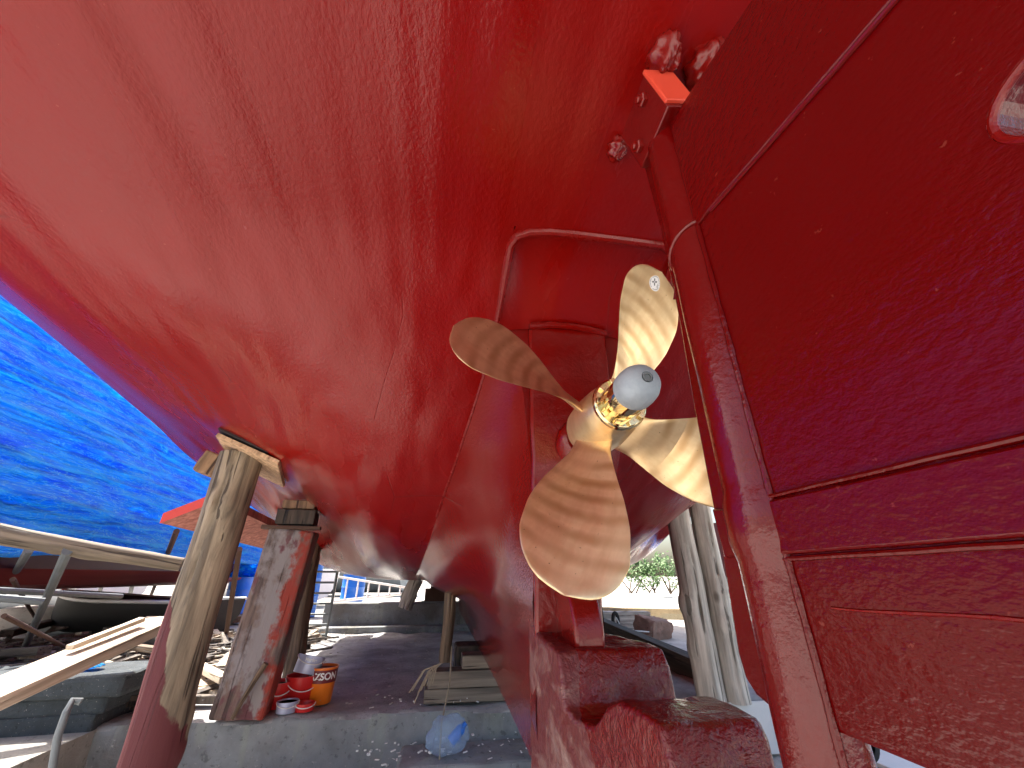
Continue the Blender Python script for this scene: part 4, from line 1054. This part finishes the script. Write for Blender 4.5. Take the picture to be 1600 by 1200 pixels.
# far background, right -------------------------------------------------------
def bush(name, loc, w_, h_, lab, seed, cnt=900):
    g = empty(name, loc, lab, 'bush', 'green bushes beyond the yard'); rnd = random.Random(seed); mb = MB()
    cl = [(rnd.uniform(-.5, .5)*w_, rnd.uniform(-.3, .3)*w_, rnd.uniform(.25, .9)*h_, rnd.uniform(.12, .28)*h_) for _ in range(12)]
    for _ in range(cnt):
        c = rnd.choice(cl); d = Vector((rnd.gauss(0, 1), rnd.gauss(0, 1), rnd.gauss(0, 1))).normalized()*c[3]*rnd.random()**.4
        p = Vector(c[:3])+d; s = h_*.05*rnd.uniform(.6, 1.4); a = Vector((rnd.gauss(0, 1), rnd.gauss(0, 1), rnd.gauss(0, 1))).normalized(); b = a.orthogonal().normalized()
        mb.add([p-a*s, p+b*s*.4, p+a*s, p-b*s*.4], [(0, 1, 2, 3)])
    mb.build('foliage', M['leaf'], g, smooth=False, fix=False)
    mb = MB()
    for k in range(5): mb.tube([(rnd.uniform(-.1, .1)*w_, 0, 0), (rnd.uniform(-.3, .3)*w_, 0, h_*.4), (rnd.uniform(-.4, .4)*w_, 0, h_*.75)], [.04, .03, .015], 6)
    mb.build('stems', M['log_dark'], g)
for i, (px, H, w_, h_, lb) in enumerate(((985, 24, 2.6, 1.7, 'round green bush nearest the propeller blade'), (1015, 25, 2.4, 2.0, 'taller green bush in the middle of the row'), (1045, 24, 2.2, 1.6, 'green bush beside the knotty starboard log'), (1120, 26, 3.0, 2.0, 'green bush beyond the blue crate by the rudder'))):
    v = at(px, 900, H=H); bush('green_bush', (v.x, v.y, .5), w_, h_, lb, i+3)
# low retaining kerb, painted yellowish
v0, v1 = at(960, 955, H=12.5), at(1130, 955, H=11.5)
k_ = plank('stone_kerb', Vector((v0.x-1, v0.y, .45)), Vector((v1.x+2, v1.y, .45)), .5, .25, mat_conc('ochre_stone', (.50, .40, .24), (.4, .3, .2)), 'low ochre stone kerb in bright sun beyond the dark beam', cat='kerb')
# old dark beam with tyre loop
a, b = at(948, 981, Z=.56), at(1090, 1046, Z=.44)
plank('old_beam', a+(a-b)*.15, b+(b-a)*.25, .16, .20, M['darkwood'], 'old dark squared beam lying behind the knotty starboard log', cat='beam')
c_ = at(962, 970, H=(Vector((a.x, a.y)).length)+.1)
pts = [c_+Vector((.045*math.cos(q), 0, .11*math.sin(q))) for q in np.linspace(0, 2*math.pi, 21)]
tag(MB().tube(pts, .028, 10, cap=False).build('rubber_loop', M['black']), 'black rubber loop standing on the end of the old dark beam', 'loop')
pts = [c_+Vector((0, -.03, .05)), c_+Vector((.06, -.05, -.08)), c_+Vector((.2, -.06, -.13)), c_+Vector((.5, -.1, -.15))]
tag(MB().tube(pts, .010, 8).build('white_rope', M['white']), 'white rope running from the rubber loop along the dark beam', 'rope')
v = at(1000, 990, Z=.4); o = rough_block('grey_baulk', M['log_pale'], None, (v.x+.1, v.y+1.0, .52), (.30, .24, 1.1), 3, disp=.03, rot=(0, R_(90), R_(-10)), bev=.02); tag(o, 'grey squared baulk lying beyond the rubber loop', 'baulk')
v = at(1050, 1000, Z=.4); o = rough_block('broken_stone', mat_conc('red_stone', (.42, .26, .20), (.3, .2, .15)), None, (v.x, v.y+.6, .5), (.55, .4, .3), 6, disp=.08, rot=(.2, .1, .5)); tag(o, 'reddish broken stone between grey baulk and knotty log', 'stone')
v = at(1108, 848, H=10); g = empty('blue_crate', (v.x+.3, v.y, .36), 'bright blue ribbed container beside the rudder edge', 'container')
MB().box((0, 0, .85), (1.4, 1.0, .95)).build('container_body', M['blue'], g, bevel=.03)
for k in range(3): MB().box((0, -.52, .6+.28*k), (1.42, .05, .05)).build('rib', M['white'], g, bevel=.01)
MB().box((0, 0, .18), (1.5, 1.1, .36)).build('pallet', M['crib'], g, bevel=.01)
mb = MB(); mb.box((0, 0, 0), (1.15, .03, .34)); o = mb.build('sunlit_patch_panel', M['white'], bevel=.006); o.location = (2.95, 3.86, .17); o.rotation_euler = (R_(-8), 0, 0); tag(o, 'added white panel against the slab edge behind the heel, standing in for sunlit ground', 'board')  # added white panel, its colour stands in for bright sunlit ground
mb = MB(); mb.box((0, 0, 0), (1.9, 1.5, .03)); o = mb.build('sunlit_patch_panel', M['white'], bevel=.006); o.location = (4.2, 3.0, .05); tag(o, 'added white panel flat on the floor below the rudder, standing in for sunlit floor', 'board')  # another added panel: white in place of sunlight on the pit floor
v = at(1352, 1165, H=4.2); o = MB().lathe([(.05, -.02), (.09, -.015), (.09, .015), (.05, .02), (.05, -.02)], 24, 'Y').build('rubber_ring', M['black']); o.location = v; tag(o, 'small dark rubber ring seen beneath the rudder', 'ring')
# drooping boat on the starboard side, dark underside
sb = small_boat('neighbour_hull', (8.2, 10.5, .5), 9, 3.2, 1.7, M['dark_hull'], 'dark hull of another boat behind the pale starboard logs', R_(-35))
